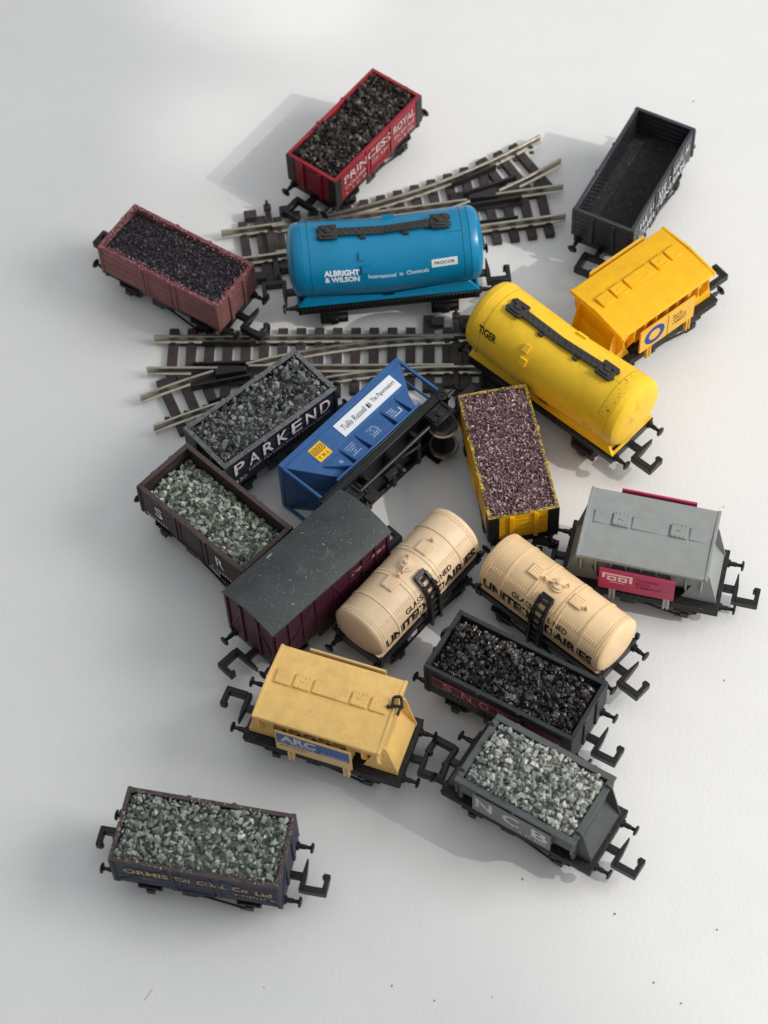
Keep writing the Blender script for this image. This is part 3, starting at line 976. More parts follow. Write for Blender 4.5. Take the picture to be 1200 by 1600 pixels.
# little black coupling hook left on its roof edge
hk = MB()
for a, b_ in (((0, 0, 0), (0, 0.26, 0)), ((0, 0.26, 0), (0.16, 0.30, 0)), ((0, 0.05, 0), (0.20, 0.06, 0)), ((0.16, 0.30, 0), (0.24, 0.02, 0.0)), ((0.2, 0.06, 0), (0.16, -0.16, 0)), ((0, 0, 0), (-0.12, 0.02, 0))):
    hk.bar(a, b_, 0.065, 0.07)
ho = hk.build('spare_hook', BLACK, None, 0.012)
tag(ho, 'small black plastic hook lying on the end lip of the pale yellow hopper roof', 'hook')
ho.location = (-0.10, 24.12, 2.565); ho.rotation_euler = (0.1, 0.05, R(-14))

# golden hopper
GOLD = mat('golden_yellow_plastic', srgb(242, 182, 12), 0.45, 0.08, 2.5, specks=srgb(150, 96, 20), speck_amt=0.4, speck_scale=28, bump=0.15)
w = roofed_hopper('golden yellow roofed hopper wagon with a blue ring on its side board', (6.84, 35.70, 0), 35.8, GOLD, L=3.16)
GBD = mat('golden_board', srgb(228, 176, 54), 0.5, 0.06, 3)
bo = name_board(w, GBD, GBD)
d = Decal(); d.ring(-0.50, 0.44, 0.19, 0.335)
d.build('ring_emblem', ink('royal_blue_print', srgb(40, 72, 150)), bo, lambda u, v: Vector((u, -1.0485, 1.28 + v)))
d = Decal(); d.rect(-0.06, 0.0, 0.02, 0.84)
d.text('BLUE', 0.12, 0.55, 0.3, 0.11, 0.01).text('CIRCLE', 0.12, 0.40, 0.44, 0.11, 0.01).text('CEMENT', 0.12, 0.25, 0.48, 0.11, 0.01)
d.build('lettering', ink('brown_print', srgb(84, 66, 36)), bo, side(-1.0485, 1.29))

# grey hopper
GREY = mat('light_grey_plastic', srgb(142, 145, 143), 0.55, 0.07, 2.5, specks=srgb(84, 80, 70), speck_amt=0.3, speck_scale=20, bump=0.15)
w = roofed_hopper('light grey roofed hopper wagon with magenta side boards', (6.17, 28.36, 0), -17.2, GREY, plain_blocks=False, L=3.1)
MAG = mat('magenta_board', srgb(186, 56, 96), 0.5, 0.08, 3)
bo = name_board(w, MAG, mat('pale_grey_bracket', srgb(168, 168, 164), 0.5, 0.06, 3), x0=-0.96, x1=0.84)
d = Decal()
def band(u0, v0, u1, v1, t=0.055):
    d.rect(u0, v0, u1 - u0, v1 - v0)
band(-0.88, 0.66, -0.16, 0.73); band(-0.88, 0.50, -0.81, 0.66); band(-0.23, 0.42, -0.16, 0.66)
for u in (-0.76, -0.50):
    band(u, 0.56, u + 0.22, 0.62); band(u, 0.42, u + 0.22, 0.48); band(u, 0.48, u + 0.06, 0.56); band(u + 0.16, 0.48, u + 0.22, 0.56)
band(-0.70, 0.34, -0.34, 0.365)
d.build('arch_emblem', ink('pale_pink_print', srgb(236, 206, 212)), bo, side(-1.0485, 1.28))
d = Decal()
d.text('TUNNEL', -0.08, 0.58, 0.55, 0.10, 0.01).text('BULK', -0.08, 0.42, 0.36, 0.10, 0.01).text('CEMENT', -0.08, 0.27, 0.62, 0.10, 0.01)
d.build('lettering', ink('plum_print', srgb(104, 24, 66)), bo, side(-1.0485, 1.29))

# open grey hopper with stone
def open_hopper():
    o = thing('hopper_wagon', 'slate grey open hopper wagon heaped with pale stone chippings', 'wagon', (2.99, 22.40, 0), -35.0)
    G = mat('slate_grey_plastic', srgb(74, 77, 77), 0.55, 0.18, 3, specks=srgb(130, 134, 132), speck_amt=0.28, wear=srgb(116, 120, 120), wear_amt=0.3, bump=0.25)
    platform(o, 3.9, 1.78)
    L, hx, hy, top = 3.0, 1.5, 0.92, 2.02
    b = MB()
    t = 0.10
    for s in (-1, 1):
        b.prism([(-hx, s * hy, top), (-hx, s * (hy - t), top), (-hx, s * (hy - t), 1.3), (-hx, s * 0.45, 0.92), (-hx, s * 0.55, 0.92), (-hx, s * (hy - 0.02), 1.5)], (L, 0, 0))
        b.prism([(s * hx, -hy + t, top - 0.002), (s * (hx - t), -hy + t, top - 0.002), (s * (hx - t), -hy + t, 0.95), (s * hx, -hy + t, 0.95)], (0, 2 * (hy - t), 0))
        for k in range(7):
            x = -hx + 0.03 + (L - 0.06) * k / 6
            b.prism([(x - 0.02, s * (hy - 0.02), top - 0.02), (x - 0.02, s * (hy + 0.06), top - 0.04), (x - 0.02, s * (hy + 0.05), 1.5), (x - 0.02, s * 0.62, 1.0), (x - 0.02, s * 0.52, 1.0)], (0.04, 0, 0))
        end_chute(b, L, s, z_top=1.5, x_out=1.84)
    b.build('body', G, o, 0.008)
    c = MB()
    for s in (-1, 1):
        c.box((0, s * (hy - 0.03), top + 0.01), (L + 0.08, 0.16, 0.07))
        c.box((s * (hx - 0.03), 0, top + 0.012), (0.16, 2 * hy - 0.22, 0.07))
        for x in (-1.0, 0, 1.0):
            c.box((x, s * (hy + 0.04), top - 0.01), (0.07, 0.07, 0.07))
    c.build('rim', mat('worn_slate_rim', srgb(84, 88, 88), 0.65, 0.18, 3, specks=srgb(140, 146, 146), speck_amt=0.25, bump=0.3), o, 0.012)
    bd = MB()
    bd.box((-0.02, -1.0, 1.60), (2.0, 0.04, 0.74))
    bo = bd.build('name_board', mat('grey_board', srgb(122, 122, 120), 0.6, 0.12, 3, wear=srgb(140, 138, 136), wear_amt=0.3), o, 0.008)
    bd = MB(); bd.box((0.02, 1.0, 1.55), (2.0, 0.04, 0.70)); bd.build('name_board', MATS['grey_board'], o, 0.008)
    d = Decal()
    for ch, u in (('N', -0.93), ('C', -0.24), ('B', 0.50)):
        d.text(ch, u, 0.22, 0.42, 0.40, 0.02)
    d.marks(0.0, 0.08, 0.9, 0.08, 12, 4)
    d.build('lettering', ink('pale_grey_ink', srgb(206, 206, 202), 0.15, 9), bo, side(-1.0225, 1.27))
    load(o, stone_mat('pale_stone', [(0, (0.15, 0.16, 0.15)), (0.3, (0.30, 0.32, 0.295)), (0.75, (0.46, 0.48, 0.44)), (1, (0.62, 0.62, 0.55))], 0.85, 0.7, 12),
         -1.40, 1.40, -0.82, 0.82, heap(1.95, 0.24, 1.5, 0.9, 0.08, 2.4, 8), (0.10, 0.25), 700, 71, jitter=0.10, bias=1.2, base=0.17)
    running_gear(o, 3.9, 1.72, frame=False, coup=(1, 1), buf=0.62)
    return o
open_hopper()

# ------------------------------------------------------------------ bogieless hopper lying on its side
def fallen_hopper():
    a = R(44.4)
    ax = Vector((math.cos(a), math.sin(a), 0))
    zz = Vector((-math.sin(a), math.cos(a), 0))          # the wagon's own up points across the table
    yy = zz.cross(ax)
    o = thing('hopper_wagon', 'royal blue hopper wagon lying on its side, with a long white label and yellow emblem', 'wagon', (0.66, 31.04, 0.96), 0)
    Mx = Matrix.Identity(4)
    for i in range(3):
        Mx[i][0], Mx[i][1], Mx[i][2] = ax[i], yy[i], zz[i]
    Mx.translation = (0.66, 31.04, 0.96)
    o.matrix_world = Mx
    BLUE = mat('royal_blue_plastic', srgb(48, 92, 146), 0.36, 0.10, 2.5, specks=srgb(24, 50, 96), speck_amt=0.10, speck_scale=14, bump=0.12)
    b = MB()
    hx, hy = 1.78, 0.92
    # hopper: slightly leaning flank, sloped ends narrowing downwards
    def ring(z, y, x):
        return [(-x, -y, z), (x, -y, z), (x, y, z), (-x, y, z)]
    b.loft([ring(1.0, 0.70, 1.25), ring(1.62, 0.86, 1.72), ring(2.20, 0.92, 2.10), ring(2.34, 0.93, 2.12), ring(2.40, 0.80, 2.10)])
    # top cant rail and bottom sill
    for s in (-1, 1):
        b.box((0, s * 0.935, 2.26), (4.26, 0.03, 0.16))
        b.box((0, s * 0.90, 0.965), (3.0, 0.10, 0.06))
    # end frames: sloping legs from roof to sole
    for s in (-1, 1):
        for q in (-1, 1):
            b.bar((s * 2.10, q * 0.88, 2.32), (s * 2.10, q * 0.88, 0.90), 0.10, 0.07)
        b.box((s * 2.10, 0, 2.30), (0.09, 1.76, 0.12))
        b.box((s * 2.10, 0, 0.94), (0.09, 1.76, 0.08))
        b.bar((s * 2.08, 0.0, 2.25), (s * 1.35, 0.0, 1.0), 0.10, 0.06)
        b.bar((s * 1.95, -0.5, 1.95), (s * 1.95, -0.5, 0.95), 0.05, 0.05)
    b.build('body', BLUE, o, 0.01)
    # raised bays along the flank
    bays = [(-1.42, -0.84, 1.52, 0.42), (-0.80, -0.28, 1.60, 0.0), (-0.24, 0.64, 1.60, 0.0), (0.68, 1.16, 1.60, 0.0), (1.20, 1.62, 1.58, -0.22)]
    for (x0, x1, zt, sk) in bays:
        for s in (-1, 1):
            q = MB()
            sk0 = max(sk, 0); sk1 = min(sk, 0)
            base = [(x0, s * 0.845, zt), (x1, s * 0.845, zt), (x1 - 0.04 + sk1, s * 0.69, 1.0), (x0 + 0.04 + sk0, s * 0.69, 1.0)]
            outer = [(x0, s * 0.865, zt), (x1, s * 0.865, zt), (x1 - 0.04 + sk1, s * 0.93, 1.0), (x0 + 0.04 + sk0, s * 0.93, 1.0)]
            q.loft([base, outer])
            q.build('discharge_bay', BLUE, o, 0.008)
    fl = lambda u, v: Vector((u, -(0.866 + 0.06 * (v / 0.58)), 1.62 + v))
    lab = MB()
    lab.prism([fl(-0.42, 0.08) + Vector((0, -0.012, 0)), fl(1.62, 0.08) + Vector((0, -0.012, 0)), fl(1.62, 0.50) + Vector((0, -0.012, 0)), fl(-0.42, 0.50) + Vector((0, -0.012, 0))], (0, 0.02, 0))
    lo = lab.build('label_panel', mat('white_label', srgb(222, 226, 232), 0.45, 0.03, 3), o)
    up_ = lambda u, v: fl(u, v) + Vector((0, -0.0155, 0))
    d = Decal()
    d.text('Tullis Russell', -0.32, 0.20, 0.82, 0.165, 0.004, 0.12)
    d.rect(0.57, 0.20, 0.06, 0.14).rect(0.65, 0.20, 0.03, 0.14)
    d.text('The Papermakers', 0.75, 0.20, 0.80, 0.165, 0.004, 0.12)
    d.build('lettering', ink('dark_grey_print', srgb(62, 66, 72)), lo, up_)
    yp = MB()
    yp.prism([fl(x, z) + Vector((0, -0.012, 0)) for x, z in ((-1.36, 0.02), (-0.94, 0.02), (-0.94, 0.46), (-1.36, 0.46))], (0, 0.02, 0))
    yo = yp.build('emblem_panel', mat('yellow_label', srgb(240, 188, 44), 0.45, 0.04, 3), o)
    d = Decal()
    for k in range(4):
        s_ = 0.045 + k * 0.046
        c = (-1.15, 0.42 - 0.0)
        d.poly([(-1.15 - s_, 0.42 - 0.005 * k), (-1.15 - s_ + 0.018, 0.42), (-1.15 - s_ + 0.018, 0.42 - s_), (-1.15 - s_, 0.42 - s_ - 0.015)])
        d.poly([(-1.15 - s_, 0.42 - s_ - 0.015), (-1.15 + s_, 0.42 - s_ - 0.015), (-1.15 + s_, 0.42 - s_ + 0.004), (-1.15 - s_, 0.42 - s_ + 0.004)])
        d.poly([(-1.15 + s_ - 0.018, 0.42), (-1.15 + s_, 0.42 - 0.005 * k), (-1.15 + s_, 0.42 - s_), (-1.15 + s_ - 0.018, 0.42 - s_)])
    d.text('TRL', -1.32, 0.06, 0.34, 0.09, 0.0, 0, 1.4)
    d.build('lettering', ink('brown_black_print', srgb(70, 44, 20)), yo, up_)
    d = Decal()
    by = lambda u, v: Vector((u, -(0.934 - 0.065 * (v / 0.6)), 1.0 + v))
    d.text('G', -1.07, 0.22, 0.08, 0.10, 0.01)
    for (u, n) in ((-0.70, 6), (-0.68, 5), (-0.66, 6), (-0.70, 5)):
        pass
    rb = random.Random(2)
    for r in range(5):
        d.marks(-0.70, 0.14 + r * 0.075, 0.30, 0.035, 6, 30 + r)
        d.marks(0.02 + 0.03 * (r % 2), 0.14 + r * 0.065, 0.30, 0.035, 7, 40 + r)
    for r in range(4):
        d.marks(0.76, 0.16 + r * 0.075, 0.20, 0.04, 4, 50 + r)
    d.rect(0.80, 0.16, 0.28, 0.03).rect(1.05, 0.16, 0.03, 0.16)
    d.build('lettering', ink('pale_blue_white_print', srgb(196, 210, 232)), o, by)
    # black underframe
    c = MB()
    for s in (-1, 1):
        c.box((0, s * 0.84, 0.80), (4.4, 0.12, 0.20))
        c.box((0, s * 0.91, 0.895), (4.3, 0.06, 0.04))
        c.box((0, s * 0.91, 0.70), (4.3, 0.06, 0.04))
    for s in (-1, 1):
        c.box((s * 2.16, 0, 0.78), (0.10, 1.74, 0.22))
    c.box((0, 0, 0.82), (4.2, 1.4, 0.08))
    for x in (-0.9, 0, 0.9):
        c.box((x, 0, 0.62), (0.12, 1.2, 0.3))
    c.build('chassis', BLACK, o, 0.012)
    tb = MB()
    tb.cyl((-1.35, -0.70, 0.44), (1.25, -0.70, 0.44), 0.06, n=12)
    tb.bar((-0.9, -0.7, 0.46), (-0.9, -0.7, 0.7), 0.08); tb.bar((0.8, -0.7, 0.46), (0.8, -0.7, 0.7), 0.08)
    tb.bar((0.1, -0.66, 0.36), (0.75, -0.60, 0.28), 0.05, 0.06)
    tb.box((-0.25, -0.55, 0.28), (0.5, 0.14, 0.18)); tb.ball((-0.1, -0.62, 0.10), 0.10, 10)
    tb.bar((-0.1, -0.62, 0.12), (-0.1, -0.6, 0.4), 0.06)
    tb.box((-1.15, -0.66, 0.14), (0.36, 0.10, 0.26)); tb.bar((-1.15, -0.66, 0.2), (-1.15, -0.66, 0.7), 0.1)
    tb.build('brake_rigging', BLACK, o, 0.01)
    hw = MB()
    hw.lathe([(0, 0.12), (0.04, 0.13), (0.05, 0.10), (0.03, 0.09), (0.03, 0.03), (0.07, 0.03), (0.07, 0.005)], (2.02, -0.9, 0.72), (0, -1, 0), 20)
    hw.build('brake_wheel', BLACK, o)
    T, Rz = Matrix.Translation, lambda q: Matrix.Rotation(q, 4, 'Z')
    for s in (-1, 1):
        ws = share(PROTO['w'], o, T((s * 1.62, 0, 0)))
        for wq in PROTO['ww']:
            share(wq, ws)
        for q in (-1, 1):
            share(PROTO['b'], o, T((s * 2.2, q * 0.64, 0.74)) @ Rz(0 if s > 0 else math.pi))
            ab = MB()
            ab.box((s * 1.62, q * 0.84, 0.45), (0.66, 0.06, 0.44))
            for z in (0.58, 0.50, 0.34, 0.28):
                ab.box((s * 1.62, q * 0.885, z), (0.5, 0.04, 0.03))
            ab.cyl((s * 1.62, q * 0.84, 0.42), (s * 1.62, q * 0.93, 0.42), 0.10, n=14)
            for x in (-0.26, 0.26):
                ab.box((s * 1.62 + x, q * 0.89, 0.48), (0.07, 0.08, 0.3))
            ab.build('axle_box', BLACK, o, 0.01)
        share(PROTO['c'], o, T((s * 2.2, 0, 0)) @ Rz(0 if s > 0 else math.pi))
    return o
fallen_hopper()

# ------------------------------------------------------------------ large tank wagons (barrel sagging to the middle)
def vee_tank(label, loc, yaw, m, skirt_m, name_decals, tip=0.16):
    o = thing('tank_wagon', label, 'wagon', loc, yaw, 'large tank wagons')
    r, zc, half = 0.955, 1.93, 2.12
    dz = lambda x: tip * (abs(x) / half) - tip * 0.5
    n = 56
    def ring(x, rr):
        return [(x, rr * math.sin(2 * math.pi * k / n), zc + dz(min(abs(x), half)) + rr * math.cos(2 * math.pi * k / n)) for k in range(n)]
    prof = [(half, r), (half + 0.012, r - 0.012), (half + 0.03, r + 0.004), (half + 0.14, r - 0.012), (half + 0.22, r - 0.05), (half + 0.28, r - 0.12), (half + 0.32, r - 0.22), (half + 0.36, r - 0.42), (half + 0.385, r - 0.66), (half + 0.392, 0.02)]
    rings = [ring(-x, q) for x, q in reversed(prof)] + [ring(0, r)] + [ring(x, q) for x, q in prof]
    b = MB(); b.loft(rings)
    # lugs on the flank and a seam plate
    for (x, ang, sx, sz) in ((-0.62, 38, 0.16, 0.10), (-0.55, 58, 0.20, 0.08), (0.15, -38, 0.3, 0.22)):
        a = R(ang)
        c = Vector((x, -math.sin(a) * (r + 0.02), zc + dz(x) + math.cos(a) * (r + 0.02)))
        b.box(c, (sx, 0.2 if ang > 0 else 0.14, 0.09), (a, 0, 0))
    b.build('tank', m, o, 0.0, angle=22)
    # saddle skirt along the foot of the barrel
    s_ = MB()
    for q in (-1, 1):
        s_.prism([(-2.36, q * 0.80, 1.02), (2.36, q * 0.80, 1.02), (2.06, q * 0.70, 1.36), (0.15, q * 0.70, 1.06), (-0.15, q * 0.70, 1.06), (-2.06, q * 0.70, 1.36)], (0, -q * 0.08, 0))
    s_.box((0, 0, 1.03), (4.70, 1.50, 0.06))
    s_.build('saddle', skirt_m, o, 0.01)
    # walkway with two hatch plates
    TREAD = mat('dark_tread_plastic', srgb(52, 51, 50), 0.55, 0.2, 5, specks=srgb(90, 88, 84), speck_amt=0.3, bump=0.4)
    w = MB()
    zt = zc + r
    for s in (-1, 1):
        w.bar((s * -0.03, 0, zt + dz(0) + 0.069 + 0.001 * s), (s * 1.28, 0, zt + dz(1.28) + 0.075), 0.24, 0.05)
        for k in range(15):
            x = s * (0.04 + k * 0.082)
            w.box((x, 0.055 * (1 if k % 2 else -1), zt + dz(x) + 0.10), (0.045, 0.09, 0.025), (0, 0, R(35)))
            w.box((x + s * 0.04, 0.055 * (-1 if k % 2 else 1), zt + dz(x) + 0.10), (0.045, 0.09, 0.025), (0, 0, R(-35)))
    for x in (-0.55, 0.55):
        w.box((x, -0.06, zt + dz(x) + 0.02), (0.14, 0.30, 0.08))
    w.build('walkway', TREAD, o, 0.006)
    for s in (-1, 1):
        h = MB()
        x = s * 1.42
        z = zt + dz(x) + 0.075
        h.box((x, 0, z), (0.46, 0.44, 0.09))
        h.box((x - 0.12, 0.12, z + 0.06), (0.10, 0.14, 0.05)); h.box((x + 0.12, 0.12, z + 0.06), (0.10, 0.12, 0.06))
        h.box((x, -0.12, z + 0.06), (0.30, 0.08, 0.05)); h.cyl((x, 0.02, z), (x, 0.02, z + 0.09), 0.09, n=12)
        h.box((x + s * 0.24, -0.1, z), (0.08, 0.10, 0.07)); h.box((x + s * 0.24, 0.12, z), (0.08, 0.10, 0.07))
        h.build('hatch', TREAD, o, 0.012)
    # frame with toothed sole bar
    c = MB()
    for q in (-1, 1):
        c.box((0, q * 0.77, 0.86), (4.62, 0.10, 0.26))
        for k in range(46):
            c.box((-2.25 + k * 0.1, q * 0.83, 0.93), (0.05, 0.05, 0.08))
    for s in (-1, 1):
        c.box((s * 2.30, 0, 0.84), (0.12, 1.62, 0.26))
        c.box((s * 2.26, 0, 1.02), (0.06, 1.3, 0.16))
    c.box((0, 0, 0.85), (4.5, 1.4, 0.1))
    c.build('chassis', BLACK, o, 0.01)
    for s in (-1, 1):
        for q in (-1, 1):
            ab = MB()
            ab.box((s * 1.45, q * 0.80, 0.50), (0.72, 0.08, 0.46))
            ab.box((s * 1.45, q * 0.87, 0.42), (0.2, 0.1, 0.2))
            for z in (0.62, 0.56):
                ab.box((s * 1.45, q * 0.87, z), (0.62, 0.08, 0.035))
            ab.build('axle_box', BLACK, o, 0.01)
    T, Rz = Matrix.Translation, lambda q: Matrix.Rotation(q, 4, 'Z')
    for s in (-1, 1):
        ws = share(PROTO['w'], o, T((s * 1.45, 0, 0)))
        for wq in PROTO['ww']:
            share(wq, ws)
        for q in (-1, 1):
            share(PROTO['b'], o, T((s * 2.36, q * 0.66, 0.84)) @ Rz(0 if s > 0 else math.pi))
        share(PROTO['c'], o, T((s * 2.36, 0, 0.08)) @ Rz(0 if s > 0 else math.pi))
    # lettering wrapped on the barrel: v is the angle from the crown
    def wrap(lift=0.004):
        return lambda u, v: Vector((u, -math.sin(-v / r) * (r + lift), zc + dz(u) + math.cos(-v / r) * (r + lift)))
    for nm, d, mm, lift, sl in name_decals:
        d.build(nm, mm, o, wrap(lift), slice_v=sl)
    return o
r_ = 0.955
TEAL = mat('teal_blue_plastic', srgb(0, 126, 170), 0.30, 0.08, 1.5, specks=srgb(8, 80, 120), speck_amt=0.06, bump=0.08, spec=0.5)
dd = Decal()
vb = -r_ * R(74)
dd.text('ALBRIGHT', -1.62, vb + 0.10, 0.90, 0.165, 0.045).text('& WILSON', -1.61, vb - 0.09, 0.88, 0.165, 0.045)
dd.text('International  in  Chemicals', -0.50, vb - 0.02, 1.54, 0.12, 0.008)
db = Decal(); db.rect(1.12, vb + 0.08, 0.66, 0.22)
dp = Decal(); dp.text('PROCOR', 1.19, vb + 0.15, 0.52, 0.085, 0.015)
ds = Decal()
for u in (-1.95, 1.95):
    ds.rect(u, -r_ * R(100), 0.012, r_ * R(150))
ds.rect(1.55, -0.30, 0.4, 0.012)
DKT = ink('dark_seam_blue', srgb(10, 66, 96))
vee_tank('teal blue tank wagon with black walkway and white lettering, in front of a turnout', (0.43, 37.48, 0), 2.9, TEAL, TEAL,
         [('lettering', dd, ink('crisp_white_ink', srgb(232, 238, 240)), 0.004, 0.05), ('maker_plate', db, ink('plate_white', srgb(222, 228, 230)), 0.004, 0.05),
          ('lettering', dp, ink('plate_black', srgb(30, 32, 34)), 0.007, 0.05), ('seam', ds, DKT, 0.002, 0.05)])
LEMON = mat('lemon_yellow_plastic', srgb(238, 194, 42), 0.45, 0.08, 2, specks=srgb(140, 104, 30), speck_amt=0.22, speck_scale=14, bump=0.15, wear=srgb(202, 152, 40), wear_amt=0.45, wear_scale=2.2)
dd = Decal()
dd.text('TIGER', -1.98, -r_ * R(64), 0.56, 0.21, 0.035, -0.12)
ds = Decal()
ds.rect(-1.9, -r_ * R(96), 0.010, r_ * R(150)); ds.rect(1.85, -r_ * R(60), 0.010, r_ * R(110)); ds.rect(1.55, -0.06, 0.32, 0.010)
ds.rect(1.5, -r_ * R(104), 0.26, 0.01).rect(1.5, -r_ * R(95), 0.26, 0.01).rect(1.5, -r_ * R(104), 0.01, 0.14).rect(1.75, -r_ * R(104), 0.01, 0.14)
rb = random.Random(8)
for i in range(26):
    u, v, l = rb.uniform(1.86, 2.1), -r_ * R(rb.uniform(-35, 80)), rb.uniform(0.02, 0.09)
    ds.poly([(u, v), (u + l, v + rb.uniform(-0.03, 0.03)), (u + l, v + 0.014), (u + 0.005, v + 0.012)])
vee_tank('lemon yellow tank wagon with black walkway, between the golden hopper and the yellow open wagon', (4.60, 33.66, 0), -45.3, LEMON, LEMON,
         [('lettering', dd, ink('black_ink', srgb(30, 26, 20)), 0.004, 0.05), ('seam', ds, ink('ochre_grime', srgb(150, 104, 24), 0.12, 8), 0.003, 0.05)])

# ------------------------------------------------------------------ cream milk tank wagons
def milk_tank(label, loc, yaw, tone, coup):
    o = thing('tank_wagon', label, 'wagon', loc, yaw, 'cream tank wagons')
    CREAM = mat('cream_plastic' + tone[0], tone[1], 0.45, 0.07, 2.5, specks=srgb(150, 112, 80), speck_amt=0.16, speck_scale=13, bump=0.12)
    r, zc, half = 0.73, 1.55, 1.76
    n = 48
    def ring(x, rr):
        return [(x, rr * math.sin(2 * math.pi * k / n), zc + rr * math.cos(2 * math.pi * k / n)) for k in range(n)]
    prof = [(half, r), (half + 0.03, r - 0.012), (half + 0.07, r - 0.06), (half + 0.11, r - 0.16), (half + 0.14, r - 0.34), (half + 0.15, 0.02)]
    b = MB()
    b.loft([ring(-x, q) for x, q in reversed(prof)] + [ring(x, q) for x, q in prof])
    b.build('tank', CREAM, o, angle=30)
    # raised bands and rivet rows
    for x in (-1.16, 1.16):
        s = MB()
        s.loft([ring(x - 0.035, r + 0.002), ring(x - 0.03, r + 0.02), ring(x + 0.03, r + 0.02), ring(x + 0.035, r + 0.002)], cap=False)
        s.build('strap', CREAM, o)
    for x in (-0.42, 0.42):
        s = MB()
        s.loft([ring(x - 0.07, r + 0.001), ring(x - 0.065, r + 0.010), ring(x + 0.065, r + 0.010), ring(x + 0.07, r + 0.001)], cap=False)
        s.build('strap', CREAM, o)
    rv = MB()
    def rivet(x, a, rr=r):
        c = Vector((x, -math.sin(a) * rr, zc + math.cos(a) * rr))
        M = Matrix.Translation(c)
        bmesh.ops.create_icosphere(rv.bm, subdivisions=1, radius=0.019, matrix=M)
    for x in (-1.70, -1.64, -0.47, -0.37, 0.37, 0.47, 1.64, 1.70):
        rr = r + (0.010 if abs(x) < 0.6 else 0)
        for k in range(-13, 28):
            rivet(x, k * R(4.0), rr)
    for a in (44, 48):
        for k in range(44):
            rivet(-1.6 + k * 0.0745, R(a))
    rv.build('rivet', CREAM, o, angle=80)['kind'] = 'stuff'
    # plates and filler on the crown
    for sx in (-1, 1):
        p = MB()
        p.box((sx * 0.62, -0.02, zc + r + 0.02), (0.34, 0.32, 0.06))
        for i in range(5):
            p.box((sx * 0.62 - 0.13 + i * 0.065, -0.02, zc + r + 0.052), (0.03, 0.28, 0.016), (0, 0, R(45) if False else 0))
        for i in range(4):
            p.box((sx * 0.62, -0.12 + i * 0.068, zc + r + 0.054), (0.30, 0.022, 0.016))
        p.cyl((sx * 0.62 + 0.27, -0.05, zc + r - 0.03), (sx * 0.62 + 0.27, -0.05, zc + r + 0.15), 0.055, 0.035, 10)
        p.build('step_plate', CREAM, o, 0.008)
    f = MB()
    f.lathe([(-0.05, 0.2), (0.04, 0.2), (0.05, 0.16), (0.10, 0.15), (0.13, 0.06), (0.18, 0.05), (0.18, 0.005)], (0.0, 0.02, zc + r), (0, 0, 1), 18)
    f.bar((-0.22, -0.06, zc + r + 0.10), (0.22, 0.06, zc + r + 0.12), 0.05, 0.05)
    f.bar((-0.22, -0.06, zc + r - 0.02), (-0.22, -0.06, zc + r + 0.13), 0.05, 0.05)
    f.bar((0.18, 0.14, zc + r - 0.02), (0.20, 0.16, zc + r + 0.13), 0.06, 0.05)
    f.build('filler_lid', CREAM, o, 0.008)
    sd = MB()
    sd.box((0, 0, 0.985), (3.72, 1.26, 0.05))
    for sx in (-1, 1):
        sd.box((sx * 1.80, 0, 1.10), (0.08, 1.0, 0.24))
    sd.build('saddle', CREAM, o, 0.01)
    # ladder on the near flank
    l = MB()
    pts = []
    for ang in (30, 46, 62, 80):
        a = R(ang)
        pts.append(Vector((0, -math.sin(a) * (r + 0.07), zc + math.cos(a) * (r + 0.07))))
    pts.append(Vector((0, -0.82, 1.1))); pts.append(Vector((0, -0.83, 0.62)))
    for sx in (-0.15, 0.15):
        for p0, p1 in zip(pts, pts[1:]):
            l.bar(p0 + Vector((sx, 0, 0)), p1 + Vector((sx, 0, 0)), 0.075, 0.15)
    l.box(pts[0] + Vector((0, 0.02, 0.01)), (0.34, 0.12, 0.09), (R(28), 0, 0))
    tot = []
    for p0, p1 in zip(pts, pts[1:]):
        k = 2 if (p1 - p0).length > 0.3 else 1
        for i in range(k):
            tot.append(p0.lerp(p1, (i + 0.6) / k))
    for q in tot:
        l.bar(q + Vector((-0.15, 0, 0)), q + Vector((0.15, 0, 0)), 0.07, 0.07)
    l.build('ladder', BLACK, o, 0.008)
    running_gear(o, 3.76, 1.52, solez=0.955, buf=0.6, coup=coup)
    # end stanchion brackets and tie rod
    e = MB()
    for sx in (-1, 1):
        e.box((sx * 1.86, 0, 1.03), (0.07, 1.52, 0.10))
        for q in (-1, 1):
            e.box((sx * 1.86, q * 0.72, 1.10), (0.10, 0.09, 0.20))
    for q in (-1, 1):
        e.bar((-1.3, q * 0.72, 0.55), (1.3, q * 0.72, 0.55), 0.05)
    e.build('end_frame', BLACK, o, 0.01)
    wrap = lambda u, v: Vector((u, -math.sin(-v / r) * (r + 0.013), zc + math.cos(-v / r) * (r + 0.013)))
    d = Decal()
    d.text('GLASS', -0.84, -r * R(69), 0.60, 0.14, 0.016).text('LINED', 0.26, -r * R(69), 0.56, 0.14, 0.016)
    d.text('UNITED', -1.66, -r * R(101), 1.42, 0.33, 0.035).text('DAIRIES', 0.22, -r * R(101), 1.42, 0.33, 0.035)
    d.build('lettering', ink('black_serif_ink', srgb(34, 28, 24), 0.0), o, wrap, slice_v=0.05)
    return o
milk_tank('cream riveted tank wagon with black ladder, alongside the maroon van', (0.46, 27.96, 0), 47.2, ('_dull', srgb(220, 194, 160)), (0, 0))
milk_tank('cream riveted tank wagon with black ladder, beside the light grey hopper', (3.93, 27.15, 0), -45.0, ('_warm', srgb(230, 198, 154)), (1, 0))

# the prototypes of shared parts have served: keep only the copies that sit on wagons
for k in ('c', 'b', 'a', 'l'):
    bpy.data.objects.remove(PROTO[k])
for q in PROTO['ww']:
    bpy.data.objects.remove(q)
bpy.data.objects.remove(PROTO['w'])

